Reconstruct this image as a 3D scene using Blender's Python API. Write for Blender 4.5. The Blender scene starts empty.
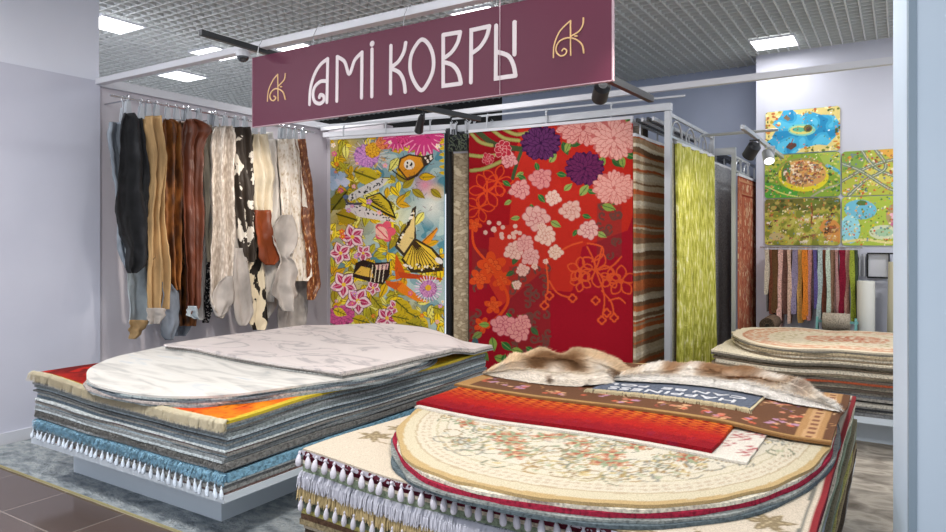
import bpy, math, random
import numpy as np
from mathutils import Vector, Matrix, noise as mnoise
random.seed(7); RNG = np.random.RandomState(5)
SC = bpy.context.scene
COL = SC.collection
PI = math.pi
EYE = 1.5                      # height of the eye; x runs along the shop front, y into the shop
F_, CX_, HY_, CA, SA = 681.0, 473.0, 240.0, .847, .532

# ---------------------------------------------------------------- survey helpers (points read off the photo onto known planes)
def ray(px, py):
    a = (px-CX_)/F_
    return (CA*a-SA, SA*a+CA, (HY_-py)/F_)
def onz(px, py, z):
    r = ray(px, py); D = (z-EYE)/r[2]; return Vector((r[0]*D, r[1]*D, z))
def ony(px, py, y):
    r = ray(px, py); D = y/r[1]; return Vector((r[0]*D, y, EYE+r[2]*D))
def onx(px, py, x):
    r = ray(px, py); D = x/r[0]; return Vector((x, r[1]*D, EYE+r[2]*D))
def seen(P):
    P = np.asarray(P); xc = CA*P[:,0]+SA*P[:,1]; D = -SA*P[:,0]+CA*P[:,1]
    return CX_+F_*xc/D, HY_-F_*(P[:,2]-EYE)/D

# ---------------------------------------------------------------- colours and materials
def lin(c):
    if isinstance(c, str):
        c = c.lstrip('#'); c = tuple(int(c[i:i+2], 16)/255 for i in (0, 2, 4))
    return tuple((v/12.92 if v <= .04045 else ((v+.055)/1.055)**2.4) for v in c[:3])
def new_mat(name):
    m = bpy.data.materials.new(name); m.use_nodes = True
    nt = m.node_tree; b = nt.nodes['Principled BSDF']
    return m, nt, b
def ramp(nt, stops, interp='LINEAR'):
    r = nt.nodes.new('ShaderNodeValToRGB'); cr = r.color_ramp; cr.interpolation = interp
    while len(cr.elements) < len(stops): cr.elements.new(.5)
    for e, (p, c) in zip(cr.elements, stops):
        e.position = p; e.color = (*lin(c), 1)
    return r
def coords(nt, scale=(1,1,1), rot=(0,0,0), kind='Object'):
    t = nt.nodes.new('ShaderNodeTexCoord'); mp = nt.nodes.new('ShaderNodeMapping')
    mp.inputs['Scale'].default_value = scale; mp.inputs['Rotation'].default_value = rot
    nt.links.new(t.outputs[kind], mp.inputs['Vector']); return mp
def bump(nt, b, scale, strength, dist=.01, detail=3, stretch=(1,1,1)):
    n = nt.nodes.new('ShaderNodeTexNoise'); n.inputs['Scale'].default_value = scale; n.inputs['Detail'].default_value = detail
    nt.links.new(coords(nt, stretch).outputs[0], n.inputs['Vector'])
    bp = nt.nodes.new('ShaderNodeBump'); bp.inputs['Strength'].default_value = strength; bp.inputs['Distance'].default_value = dist
    nt.links.new(n.outputs['Fac'], bp.inputs['Height']); nt.links.new(bp.outputs[0], b.inputs['Normal'])
def plain(name, c, rough=.6, metal=0, spec=.4, bmp=None, emit=None, es=1):
    m, nt, b = new_mat(name); b.inputs['Base Color'].default_value = (*lin(c), 1)
    b.inputs['Roughness'].default_value = rough; b.inputs['Metallic'].default_value = metal
    b.inputs['Specular IOR Level'].default_value = spec
    if bmp: bump(nt, b, *bmp)
    if emit: b.inputs['Emission Color'].default_value = (*lin(emit), 1); b.inputs['Emission Strength'].default_value = es
    return m
def noisy(name, stops, scale=8, rough=.8, detail=6, stretch=(1,1,1), rot=(0,0,0), spec=.2, interp='LINEAR', bmp=None, distort=0, metal=0):
    m, nt, b = new_mat(name); n = nt.nodes.new('ShaderNodeTexNoise')
    n.inputs['Scale'].default_value = scale; n.inputs['Detail'].default_value = detail; n.inputs['Distortion'].default_value = distort
    nt.links.new(coords(nt, stretch, rot).outputs[0], n.inputs['Vector'])
    r = ramp(nt, stops, interp); nt.links.new(n.outputs['Fac'], r.inputs[0]); nt.links.new(r.outputs[0], b.inputs['Base Color'])
    b.inputs['Roughness'].default_value = rough; b.inputs['Specular IOR Level'].default_value = spec; b.inputs['Metallic'].default_value = metal
    if bmp: bump(nt, b, *bmp)
    return m
def shade(c, k):
    c = c.lstrip('#'); v = [int(c[i:i+2], 16) for i in (0, 2, 4)]
    v = [max(0, min(255, int(x*k))) for x in v]; return '#%02x%02x%02x' % tuple(v)
_fab = {}
def fabric(c, pile=0):
    if (c, pile) not in _fab:
        _fab[(c, pile)] = noisy('woven pile '+c, [(.3, shade(c, .72)), (.5, c), (.7, shade(c, 1.14))], 90 if not pile else 45, .95, 4,
                                bmp=(260 if not pile else 90, .5 if not pile else 1, .004 if not pile else .012), spec=.08)
    return _fab[(c, pile)]
_vc = {}
def vcol(rough=.9, b1=(300, .4, .003), spec=.1, fine=True):
    k = (rough, b1, spec, fine)
    if k not in _vc:
        m, nt, b = new_mat('coloured pile'); a = nt.nodes.new('ShaderNodeAttribute'); a.attribute_name = 'dye'
        b.inputs['Roughness'].default_value = rough; b.inputs['Specular IOR Level'].default_value = spec
        if fine:
            n = nt.nodes.new('ShaderNodeTexNoise'); n.inputs['Scale'].default_value = 220
            nt.links.new(coords(nt).outputs[0], n.inputs['Vector'])
            r = ramp(nt, [(.3, '#b8b8b8'), (.65, '#ffffff')]); nt.links.new(n.outputs['Fac'], r.inputs[0])
            mx = nt.nodes.new('ShaderNodeMix'); mx.data_type = 'RGBA'; mx.blend_type = 'MULTIPLY'; mx.inputs[0].default_value = .6
            nt.links.new(a.outputs['Color'], mx.inputs[6]); nt.links.new(r.outputs[0], mx.inputs[7]); nt.links.new(mx.outputs[2], b.inputs['Base Color'])
        else: nt.links.new(a.outputs['Color'], b.inputs['Base Color'])
        bump(nt, b, *b1); _vc[k] = m
    return _vc[k]

# ---------------------------------------------------------------- objects
def tag(o, label=None, cat=None, group=None, kind=None):
    if label: o['label'] = label
    if cat: o['category'] = cat
    if group: o['group'] = group
    if kind: o['kind'] = kind
    return o
def link(name, me, mat, parent=None, smooth=False):
    o = bpy.data.objects.new(name, me); COL.objects.link(o)
    if mat is not None: me.materials.append(mat)
    if smooth:
        me.polygons.foreach_set('use_smooth', [True]*len(me.polygons))
    if parent is not None:
        o.parent = parent; o.matrix_parent_inverse = Matrix.Translation(-Vector(parent.location)) if parent.type == 'EMPTY' else Matrix()
    return o
def empty(name, loc):
    o = bpy.data.objects.new(name, None); COL.objects.link(o); o.location = loc; o.empty_display_size = .05; return o
def mesh(name, V, Fc, mat, parent=None, smooth=False, dye=None):
    me = bpy.data.meshes.new(name); me.from_pydata([tuple(map(float, v)) for v in V], [], Fc); me.update()
    if dye is not None:
        a = me.color_attributes.new('dye', 'FLOAT_COLOR', 'POINT')
        a.data.foreach_set('color', np.concatenate([dye, np.ones((len(dye), 1))], 1).astype(np.float32).ravel())
    return link(name, me, mat, parent, smooth)
class MB:
    def __init__(s): s.v = []; s.f = []
    def add(s, V, Fc):
        n = len(s.v); s.v += [tuple(v) for v in V]; s.f += [tuple(i+n for i in f) for f in Fc]; return s
    def hexa(s, P):
        return s.add(P, [(0,3,2,1), (4,5,6,7), (0,1,5,4), (1,2,6,5), (2,3,7,6), (3,0,4,7)])
    def box(s, x0, x1, y0, y1, z0, z1):
        return s.hexa([(x0,y0,z0), (x1,y0,z0), (x1,y1,z0), (x0,y1,z0), (x0,y0,z1), (x1,y0,z1), (x1,y1,z1), (x0,y1,z1)])
    def bar(s, a, b, w, h, up=(0,0,1)):
        a = Vector(a); b = Vector(b); d = (b-a).normalized(); u = Vector(up)
        if abs(d.dot(u)) > .98: u = Vector((0,1,0))
        r = d.cross(u).normalized(); u = r.cross(d).normalized()
        P = []
        for q in (a, b):
            P += [q-r*w/2-u*h/2, q+r*w/2-u*h/2, q+r*w/2+u*h/2, q-r*w/2+u*h/2]
        return s.hexa(P)
    def tube(s, pts, rad, n=8, cap=True):
        pts = [Vector(p) for p in pts]; R = rad if isinstance(rad, (list, tuple)) else [rad]*len(pts); rings = []; prev = None
        for i, p in enumerate(pts):
            d = (pts[min(i+1, len(pts)-1)]-pts[max(i-1, 0)]).normalized()
            u = prev if prev is not None else (Vector((0,0,1)) if abs(d.z) < .9 else Vector((1,0,0)))
            r = d.cross(u).normalized(); u = r.cross(d).normalized(); prev = u
            rings.append([p+(r*math.cos(t)+u*math.sin(t))*R[i] for t in [2*PI*k/n for k in range(n)]])
        V = [v for g in rings for v in g]; Fc = []
        for i in range(len(pts)-1):
            for k in range(n): Fc.append((i*n+k, i*n+(k+1) % n, (i+1)*n+(k+1) % n, (i+1)*n+k))
        if cap: Fc += [tuple(range(n))[::-1], tuple(range((len(pts)-1)*n, len(pts)*n))]
        return s.add(V, Fc)
    def build(s, name, mat, parent=None, smooth=False):
        o = mesh(name, s.v, s.f, mat, parent, False)
        if smooth:
            o.data.polygons.foreach_set('use_smooth', [True]*len(o.data.polygons))
            try: o.data.set_sharp_from_angle(angle=.7)
            except Exception: pass
        return o
def curve(pts, n=8, closed=False):
    P = [np.array(p, float) for p in pts]; out = []
    m = len(P)
    for i in range(m if closed else m-1):
        p0 = P[(i-1) % m] if (closed or i > 0) else P[0]; p1 = P[i]; p2 = P[(i+1) % m]; p3 = P[(i+2) % m] if (closed or i+2 < m) else P[-1]
        for k in range(n):
            t = k/n; out.append(.5*((2*p1)+(-p0+p2)*t+(2*p0-5*p1+4*p2-p3)*t*t+(-p0+3*p1-3*p2+p3)*t**3))
    if not closed: out.append(P[-1])
    return out

# ---------------------------------------------------------------- dye painter: motifs laid on the vertices of a rug
class Paint:
    def __init__(s, X, Y, base):
        s.X = np.asarray(X, float); s.Y = np.asarray(Y, float); s.C = np.tile(np.array(lin(base)), (len(s.X), 1)); s.o = (0, 0, 1)
    def fr(s, ox, oy, k): s.o = (ox, oy, k); return s
    def p(s, q): return (s.o[0]+q[0]/s.o[2], s.o[1]+q[1]/s.o[2])
    def box(s, x0, x1, y0, y1): return np.nonzero((s.X > x0) & (s.X < x1) & (s.Y > y0) & (s.Y < y1))[0]
    def put(s, idx, col, a=1.): s.C[idx] = s.C[idx]*(1-a)+np.array(lin(col))*a
    def ell(s, x, y, rx, ry, ang, col, a=1.):
        x, y = s.p((x, y)); rx /= s.o[2]; ry /= s.o[2]; r = max(rx, ry); i = s.box(x-r, x+r, y-r, y+r)
        dx = s.X[i]-x; dy = s.Y[i]-y; c, n = math.cos(ang), math.sin(ang)
        m = ((dx*c+dy*n)/rx)**2+((-dx*n+dy*c)/ry)**2 < 1; s.put(i[m], col, a)
    def poly(s, pts, col, a=1.):
        P = [s.p(q) for q in pts]; xs = [q[0] for q in P]; ys = [q[1] for q in P]; i = s.box(min(xs), max(xs), min(ys), max(ys))
        X = s.X[i]; Y = s.Y[i]; m = np.zeros(len(i), bool)
        for (x1, y1), (x2, y2) in zip(P, P[1:]+P[:1]):
            if y1 == y2: continue
            m ^= ((y1 > Y) != (y2 > Y)) & (X < (x2-x1)*(Y-y1)/(y2-y1)+x1)
        s.put(i[m], col, a)
    def stroke(s, pts, w, col, a=1., sm=True):
        P = curve(pts, 6) if sm and len(pts) > 2 else pts
        P = [s.p(q) for q in P]; w = w/s.o[2]/2
        for (x1, y1), (x2, y2) in zip(P, P[1:]):
            i = s.box(min(x1, x2)-w, max(x1, x2)+w, min(y1, y2)-w, max(y1, y2)+w)
            dx, dy = x2-x1, y2-y1; L = dx*dx+dy*dy+1e-12; t = np.clip(((s.X[i]-x1)*dx+(s.Y[i]-y1)*dy)/L, 0, 1)
            m = (s.X[i]-x1-t*dx)**2+(s.Y[i]-y1-t*dy)**2 < w*w; s.put(i[m], col, a)
    def flower(s, x, y, r, n, col, depth=.3, ang=0., sq=1., a=1.):
        x, y = s.p((x, y)); r /= s.o[2]; i = s.box(x-r, x+r, y-r, y+r)
        dx = s.X[i]-x; dy = (s.Y[i]-y)/sq; t = np.arctan2(dy, dx)+ang
        s.put(i[np.hypot(dx, dy) < r*(1-depth+depth*np.abs(np.cos(t*n/2)))], col, a)
    def leaf(s, x, y, L, w, ang, col, vein=None):
        c, n = math.cos(ang), math.sin(ang); pts = []
        for k in range(9): t = k/8; pts.append((t*L, -w*math.sin(PI*t**.8)))
        for k in range(8, -1, -1): t = k/8; pts.append((t*L, w*math.sin(PI*t**.8)))
        s.poly([(x+u*c-v*n, y+u*n+v*c) for u, v in pts], col)
        if vein: s.stroke([(x, y), (x+L*.9*c, y+L*.9*n)], w*.22, vein)
    def mum(s, x, y, r, col, dark, n=20, sq=1.):
        s.flower(x, y, r*1.0, n, dark, .12, .2, sq)
        for ring, (rr, m) in enumerate(((.78, n), (.6, n*4//5), (.42, n*3//5), (.22, n//3))):
            for k in range(m):
                t = 2*PI*(k+.5*ring)/m+.13*math.sin(k*2.3+ring); q = rr*(1+.1*math.sin(k*3.1+ring)); X = x+r*q*math.cos(t); Y = y+r*sq*q*math.sin(t); a = math.atan2(sq*math.sin(t), math.cos(t))
                w = r*2.4*rr/m+1
                s.ell(X, Y, r*.23, w+2.2, a, dark); s.ell(X, Y, r*.215, w, a, col)
        s.ell(x, y, r*.08, r*.08, 0, dark)
    def peony(s, x, y, r, col, line, n=6, seed=0):
        for k in range(n+1):
            t = 2*PI*k/(n+1)+seed; q = r*(.55+.12*math.sin(k*2.7+seed)); X = x+q*math.cos(t); Y = y+q*.9*math.sin(t)
            s.ell(X, Y, r*.46, r*.36, t, line); s.ell(X, Y, r*.41, r*.31, t, col)
        for k in range(5):
            t = 2*PI*k/5+seed*2+.5; X = x+r*.25*math.cos(t); Y = y+r*.22*math.sin(t)
            s.ell(X, Y, r*.26, r*.2, t, line); s.ell(X, Y, r*.22, r*.155, t, col)
        s.ell(x, y, r*.07, r*.07, 0, line)

# ---------------------------------------------------------------- the setting
M = {}
M['wall'] = noisy('painted wall', [(.3, '#d9dce8'), (.7, '#dee1ec')], 2, .75, 3, bmp=(120, .06, .002))
M['wall_low'] = noisy('painted panel', [(.3, '#c2c4d3'), (.7, '#c8cad8')], 2, .7, 3, bmp=(120, .06, .002))
M['wall_hide'] = noisy('lilac painted wall', [(.3, '#cac4cc'), (.7, '#cfcad1')], 2, .75, 3)
M['wall_blue'] = noisy('blue grey painted wall', [(.3, '#a6afc6'), (.7, '#adb5cb')], 2, .75, 3)
M['wall_mat'] = noisy('pale painted wall', [(.3, '#c6c8d6'), (.7, '#cbcddb')], 2, .75, 3)
M['pillar'] = noisy('pale blue pillar paint', [(.3, '#bccbdb'), (.7, '#c2d0df')], 2, .6, 3)
M['pillar_edge'] = plain('grey corner profile', '#8495a4', .5)
M['black'] = plain('matt black', '#0e0f11', .6)
M['white_metal'] = plain('white enamelled metal', '#cfd0d7', .4, 0, .5)
M['grey_metal'] = plain('grey metal', '#b3b6bc', .35, .35, .5)
M['dark_metal'] = plain('dark metal', '#2b2d31', .4, .3, .5)
M['chrome'] = plain('bright steel', '#c5c7cc', .25, .8, .5)
M['board'] = plain('white laminate', '#ccd5de', .45)

def struct(o): o['kind'] = 'structure'; return o
# floors
def tile_mat():
    m, nt, b = new_mat('polished brown tile'); mp = coords(nt, (1, 1, 1))
    br = nt.nodes.new('ShaderNodeTexBrick'); br.offset = 0; br.inputs['Scale'].default_value = 1
    br.inputs['Brick Width'].default_value = .6; br.inputs['Row Height'].default_value = .6; br.inputs['Mortar Size'].default_value = .004
    br.inputs['Color1'].default_value = (*lin('#54453f'), 1); br.inputs['Color2'].default_value = (*lin('#5b4b44'), 1); br.inputs['Mortar'].default_value = (*lin('#8a7f78'), 1)
    nt.links.new(mp.outputs[0], br.inputs['Vector']); nt.links.new(br.outputs[0], b.inputs['Base Color'])
    b.inputs['Roughness'].default_value = .12; b.inputs['Specular IOR Level'].default_value = .6
    bump(nt, b, 3, .03, .01); return m
struct(MB().box(-9, 3, -2.5, 2.145, -.05, 0).build('floor', tile_mat()))
struct(MB().box(-9, 3, 2.145, 9, -.05, 0).build('floor', noisy('taupe patterned carpet floor', [(.3, '#6a6259'), (.45, '#958d83'), (.55, '#b3aa9e'), (.7, '#7f776d')], 4.5, .95, 12, (1, 1.7, 1), (0, 0, .4), bmp=(150, .6, .005), distort=.6)))
# walls
struct(MB().box(-6.3, -5.57, -1, 3.1, 2.8, 3.9).build('wall_left', M['wall']))
struct(MB().box(-6.3, -5.555, -1, 3.1, 0, 2.8).build('wall_left_front', M['wall_low']))
struct(MB().box(-5.75, -5.59, 3.1, 5.9, 0, 2.76).build('wall_left_back', M['wall_hide']))
struct(MB().box(-5.76, -5.55, 3.1, 5.9, 2.76, 2.83).build('trim_1', M['white_metal']))
struct(MB().box(-5.59, -4.75, 5.74, 5.9, 0, 2.76).build('wall_back_left', M['wall_hide']))
struct(MB().box(-5.555, -5.54, -1, 3.1, 0, .09).build('baseboard_left', plain('white skirting', '#c6c9d2', .5)))
struct(MB().box(-4.76, -1.33, 8.35, 8.5, 0, 3.75).build('wall_back', M['wall_blue']))
struct(MB().box(-1.33, 1.6, 7.9, 8.5, 0, 3.75).build('wall_right_back', M['wall_mat']))
struct(MB().box(-11, -4.76, 8.35, 8.6, 2.2, 3.6).build('dark_gap', M['black']))  # black box put in for the dark gap below the ceiling
# right pillar, turned a few degrees
pr = MB(); a0 = Vector((.026, 2.61, 0)); d = Vector((-.05, .38, 0)); w = Vector((1.0, .13, 0))
pr.hexa([a0, a0+w, a0+w+d, a0+d]+[q+Vector((0, 0, 3.75)) for q in (a0, a0+w, a0+w+d, a0+d)])
struct(pr.build('wall_right', M['pillar']))
pe = MB(); e0 = a0+Vector((-.004, -.004, 0)); pe.hexa([e0, e0+w*.022, e0+w*.022+d*.05, e0+d*.05]+[q+Vector((0, 0, 3.75)) for q in (e0, e0+w*.022, e0+w*.022+d*.05, e0+d*.15)])
struct(pe.build('trim_3', M['pillar_edge']))
# open cell ceiling
lights = [(-1.08, 7.43), (-6.17, 4.7), (-7.38, 5.12), (-6.17, 3.55), (-5.3, 5.1), (-3.15, 5.15), (-1.08, 3.0), (-3.15, .6), (-1.08, .2), (-5.2, .6), (.65, 6.3)]  # the last five are unseen panels, added to brighten the scene
g = MB(); gx0, gx1, gy0, gy1 = -11.0, 1.6, -1.5, 8.35
n = int((gx1-gx0)/.1)
for i in range(n+1): x = gx0+i*.1; g.box(x-.006, x+.006, gy0, gy1, 3.5, 3.54)
n = int((gy1-gy0)/.1)
for i in range(n+1): y = gy0+i*.1; g.box(gx0, gx1, y-.006, y+.006, 3.502, 3.542)
struct(g.build('ceiling', plain('grey ceiling lattice', '#cdd0d0', .6)))
struct(MB().box(-11.2, 1.8, -1.7, 8.6, 3.7, 3.76).build('ceiling', plain('dark ceiling void', '#9ba3a1', .9)))
M['panel'] = plain('lit panel', '#ffffff', .5, emit='#ffffff', es=5)
where = ['nearest the right end of the shop, over the play mats', 'second in from the left wall, above the camera bar', 'farthest left, small and far behind', 'at the left, cut by the edge of the wall',
         'just above the left end of the banner', 'just above the middle letters of the banner']
for i, (x, y) in enumerate(lights):
    e = tag(empty('ceiling_light', (x, y, 3.49)), 'square ceiling light '+(where[i] if i < 6 else ['added out of view over the front rug stack', 'added out of view over the walkway, middle', 'added out of view over the walkway, right', 'added out of view over the walkway, left', 'added out of view over the far rug stack'][i-6]), 'ceiling light', 'ceiling light panels')
    MB().box(x-.195, x+.195, y-.195, y+.195, 3.482, 3.492).build('diffuser', M['panel'], e)
    MB().box(x-.21, x+.21, y-.21, y-.195, 3.48, 3.5).box(x-.21, x+.21, y+.195, y+.21, 3.48, 3.5).box(x-.21, x-.195, y-.195, y+.195, 3.48, 3.5).box(x+.195, x+.21, y-.195, y+.195, 3.48, 3.5).build('frame', M['white_metal'], e)

# ---------------------------------------------------------------- pipes, banner, lamps
def thing_mb(mb, name, mat, label, cat, group=None, smooth=False): return tag(mb.build(name, mat, None, smooth), label, cat, group)
thing_mb(MB().box(-5.57, 1.4, 3.06, 3.12, 2.77, 2.815), 'overhead_beam', M['white_metal'], 'white square metal beam running above the banner along the shop front', 'beam')
thing_mb(MB().box(-5.55, 1.5, 5.60, 5.65, 2.735, 2.785), 'overhead_beam', M['white_metal'], 'white square metal beam passing above the hanging red rug to the right pillar', 'beam')

ban = empty('hanging_banner', (-2.43, 3.02, 2.26)); tag(ban, 'long burgundy shop banner with pale rounded lettering and gold monograms', 'banner')
bl, br_ = -3.585, -1.128
MB().box(bl, br_, 3.0, 3.018, 2.238, 2.69).build('banner_panel', plain('burgundy vinyl', '#5c2039', .5, 0, .3), ban)
MB().box(bl-.003, bl, 2.998, 3.02, 2.236, 2.692).box(br_, br_+.005, 2.998, 3.02, 2.236, 2.692).box(bl, br_, 2.998, 3.02, 2.234, 2.238).build('edge_trim', plain('pale banner edge', '#b99ba6', .5), ban)
YB = 2.999
def strokes(name, parts, fr, w, mat):
    mb = MB(); ox, oy, k = fr
    for li, (pts, closed, sm) in enumerate(parts):
        W = [ony(ox+x/k, oy+y/k, 3.0) for x, y in pts]; W = [(q.x, q.z) for q in W]
        P = np.array(curve(W, 6, closed) if sm else W); m = len(P); y1 = YB-.002-li*.0006; y0 = YB+.002
        T = (np.roll(P, -1, 0)-np.roll(P, 1, 0)) if closed else np.gradient(P, axis=0)
        if not closed and not sm and m > 2:
            D0 = [(P[q+1]-P[q])/np.hypot(*(P[q+1]-P[q])) for q in range(m-1)]
            T = np.array([D0[0]]+[D0[q]+D0[q+1] for q in range(m-2)]+[D0[-1]])
        T = T/np.maximum(1e-9, np.hypot(T[:,0], T[:,1]))[:,None]; Nn = np.stack([-T[:,1], T[:,0]], 1)*w/2
        if not closed and not sm and m > 2:
            for q in range(1, m-1): Nn[q] /= max(.5, abs(float(np.dot(D0[q-1], T[q]))))
        Lp = P+Nn; Rp = P-Nn
        if closed: loop_l = list(Lp)+[Lp[0]]; loop_r = list(Rp)+[Rp[0]]
        else: loop_l = list(Lp); loop_r = list(Rp)
        V = []; n_ = len(loop_l)
        for a, b in zip(loop_l, loop_r): V += [(a[0], y1, a[1]), (b[0], y1, b[1]), (a[0], y0, a[1]), (b[0], y0, b[1])]
        Fc = []
        for q in range(n_-1): c_ = 4*q; Fc += [(c_, c_+1, c_+5, c_+4), (c_+2, c_, c_+4, c_+6), (c_+1, c_+3, c_+7, c_+5)]
        mb.add(V, Fc)
        if not closed:
            for end, sg in ((0, -1), (m-1, 1)):
                base = math.atan2(Nn[end][1], Nn[end][0]); arc = [(P[end][0]+w/2*math.cos(base-sg*PI*t/8), P[end][1]+w/2*math.sin(base-sg*PI*t/8)) for t in range(9)]
                mb.add([(x, y1, z) for x, z in arc]+[(x, y0, z) for x, z in arc], [tuple(range(9))]+[(q, q+9, q+10, q+1) for q in range(8)])
    return mb.build(name, mat, ban)
LM = plain('pale letter vinyl', '#d3c8cb', .45); GM = plain('gold monogram vinyl', '#d9b27c', .45)
f4 = (290, 20, 4.839); f5 = (370, 5, 5.065); f6 = (500, 0, 4.431); f8 = (200, 20, 4.436)
strokes('letter', [([(96, 408), (100, 335), (118, 268), (148, 217), (184, 188)], 0, 1), ([(184, 188), (180, 398)], 0, 0),
                   ([(183, 296), (150, 298), (122, 325), (113, 362), (122, 395), (145, 405), (164, 392), (165, 370), (150, 362), (144, 374)], 0, 1)], f4, .022, LM)
strokes('letter', [([(228, 392), (230, 178)], 0, 0), ([(230, 178), (266, 203), (288, 262), (315, 195), (350, 157)], 0, 1), ([(350, 157), (348, 376)], 0, 0)], f4, .022, LM)
strokes('letter', [([(397, 370), (398, 142)], 0, 0)], f4, .022, LM); strokes('letter_dot', [([(398, 116), (399, 114)], 0, 0)], f4, .032, LM)
strokes('letter', [([(105, 448), (107, 207)], 0, 0), ([(182, 192), (172, 240), (145, 287), (110, 314)], 0, 1), ([(110, 322), (150, 343), (172, 385), (180, 440)], 0, 1)], f5, .022, LM)
strokes('letter', [([(265, 175), (300, 203), (321, 262), (320, 330), (295, 393), (262, 432), (228, 395), (205, 332), (208, 262), (232, 208)], 1, 1)], f5, .022, LM)
strokes('letter', [([(372, 152), (372, 410), (462, 398)], 0, 0), ([(372, 152), (458, 138)], 0, 0), ([(458, 138), (446, 190), (415, 240), (376, 270)], 0, 1), ([(376, 290), (420, 305), (450, 345), (462, 398)], 0, 1)], f5, .022, LM)
strokes('letter', [([(512, 392), (514, 128), (605, 108)], 0, 0), ([(605, 108), (592, 160), (560, 212), (524, 240)], 0, 1)], f5, .022, LM)
strokes('letter', [([(640, 105), (638, 372), (738, 358)], 0, 0), ([(738, 358), (726, 300), (700, 257), (646, 238)], 0, 1), ([(733, 88), (733, 250)], 0, 0)], f5, .022, LM)
strokes('monogram', [([(237, 255), (241, 200), (262, 145), (290, 112), (313, 92)], 0, 1), ([(313, 92), (314, 245)], 0, 0), ([(370, 80), (368, 110), (350, 140), (316, 160)], 0, 1), ([(332, 160), (343, 160)], 0, 0),
                     ([(372, 235), (365, 200), (340, 176), (305, 168), (270, 180), (252, 205), (252, 232), (270, 248), (290, 242), (297, 225), (285, 216), (276, 226)], 0, 1)], f6, .0065, GM)
strokes('monogram', [([(300, 360), (305, 312), (325, 267), (346, 241)], 0, 1), ([(346, 241), (348, 358)], 0, 0), ([(380, 238), (375, 265), (350, 292)], 0, 1), ([(358, 296), (364, 296)], 0, 0),
                     ([(380, 352), (370, 320), (345, 305), (325, 312), (312, 335), (318, 355), (330, 357), (338, 345), (330, 338)], 0, 1)], f8, .0075, GM)
for x in (-3.55, -3.05, -2.35, -1.75, -1.2):
    MB().tube([(x, 3.009, 2.68), (x, 3.02, 2.76), (x+.01, 3.05, 2.825), (x+.02, 3.13, 2.825)], .0025, 6).build('hanging_wire', M['chrome'], ban)
MB().tube([(-1.72, 2.994, 2.238), (-1.72, 2.994, 2.86)], .0016, 5).build('thread', plain('pale thread', '#b9a3ab', .5), ban)

def arm(a, b, label): thing_mb(MB().bar(a, b, .03, .035), 'lamp_bar', M['dark_metal'], label, 'lamp bar')
arm((-3.60, 2.62, 2.76), (-3.60, 3.4, 2.76), 'dark metal bar crossing the front beam at the left end of the banner')
arm((-1.2, 3.04, 2.28), (-1.17, 3.72, 2.28), 'dark metal bar sticking out behind the lower right corner of the banner')
p1 = ony(416, 106, 3.9); p2 = ony(480, 119, 4.4); arm(p1, p2, 'dark metal bar seen under the middle of the banner')
# dome camera
dc = onz(243, 50, 2.76); e = tag(empty('dome_camera', (dc.x, dc.y, 2.74)), 'white dome camera with dark bubble by the left end of the banner', 'security camera')
cyl = [(0, 0, .0), (0, 0, -.03)]
MB().tube([(dc.x, dc.y, 2.755), (dc.x, dc.y, 2.745), (dc.x, dc.y, 2.715)], [.03, .048, .045], 20).build('housing', M['white_metal'], e, True)
MB().tube([(dc.x, dc.y, 2.715-.036*math.sin(t)) for t in [k*PI/12 for k in range(6)]]+[(dc.x, dc.y, 2.678)], [.038*math.cos(k*PI/12) for k in range(6)]+[.002], 20).build('bubble', plain('smoked glass', '#20242a', .08, 0, .9), e, True)
MB().tube([(dc.x, dc.y, 2.75), (dc.x+.01, dc.y+.01, 2.79)], .012, 8).build('bracket', M['grey_metal'], e)

def spot(p, aim, label, energy=0, size=45, r=.035, L=.11, mat='dark_metal', face='#ffe9c8', stem=.08, color=(1, .9, .78), body_cone=False):
    p = Vector(p); d = (Vector(aim)-p).normalized(); e = tag(empty('spotlight', p), label, 'spotlight')
    rr = [r*.55, r, r, r*1.02] if not body_cone else [r*.4, r*.7, r, r*1.1]
    hd = MB().tube([p-d*L*.55, p-d*L*.4, p+d*L*.2, p+d*L*.45], rr, 20).build('lamp_head', M[mat], e, True)
    MB().tube([p+d*(L*.45), p+d*(L*.47)], [r*.85, r*.85], 16).build('lens', plain('lamp lens', '#fff4dd', .3, emit=face, es=4 if energy else .6), hd)
    MB().bar(p-d*L*.1+Vector((r*1.05, 0, 0)), p+Vector((r*1.05, 0, stem)), .008, .02).bar(p+Vector((-r*.3, 0, stem)), p+Vector((r*1.15, 0, stem)), .02, .012).build('bracket', M[mat], e)
    if energy:
        ld = bpy.data.lights.new('lamp', 'SPOT'); ld.energy = energy; ld.spot_size = math.radians(size); ld.spot_blend = .7; ld.shadow_soft_size = .05; ld.color = color
        lo = bpy.data.objects.new('lamp', ld); COL.objects.link(lo); lo.location = p+d*(L*.6); lo.rotation_euler = d.to_track_quat('-Z', 'Y').to_euler()
    return e
S = []
spot(ony(345, 113, 3.9), (-5.3, 4.2, 1.4), 'small brown-black spotlight under the banner below its first word', 100, 75)
spot(ony(420, 124, 4.0), (-4.4, 5.4, .9), 'dark cone spotlight under the banner between the butterfly rug and the red rug', 45, 62, .03, .16, body_cone=True, stem=.14)
spot(ony(601, 92, 3.35), (-2.6, 5.6, 1.4), 'black cylinder spotlight under the lower right corner of the banner', 70, 60, .042, .13)
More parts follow.
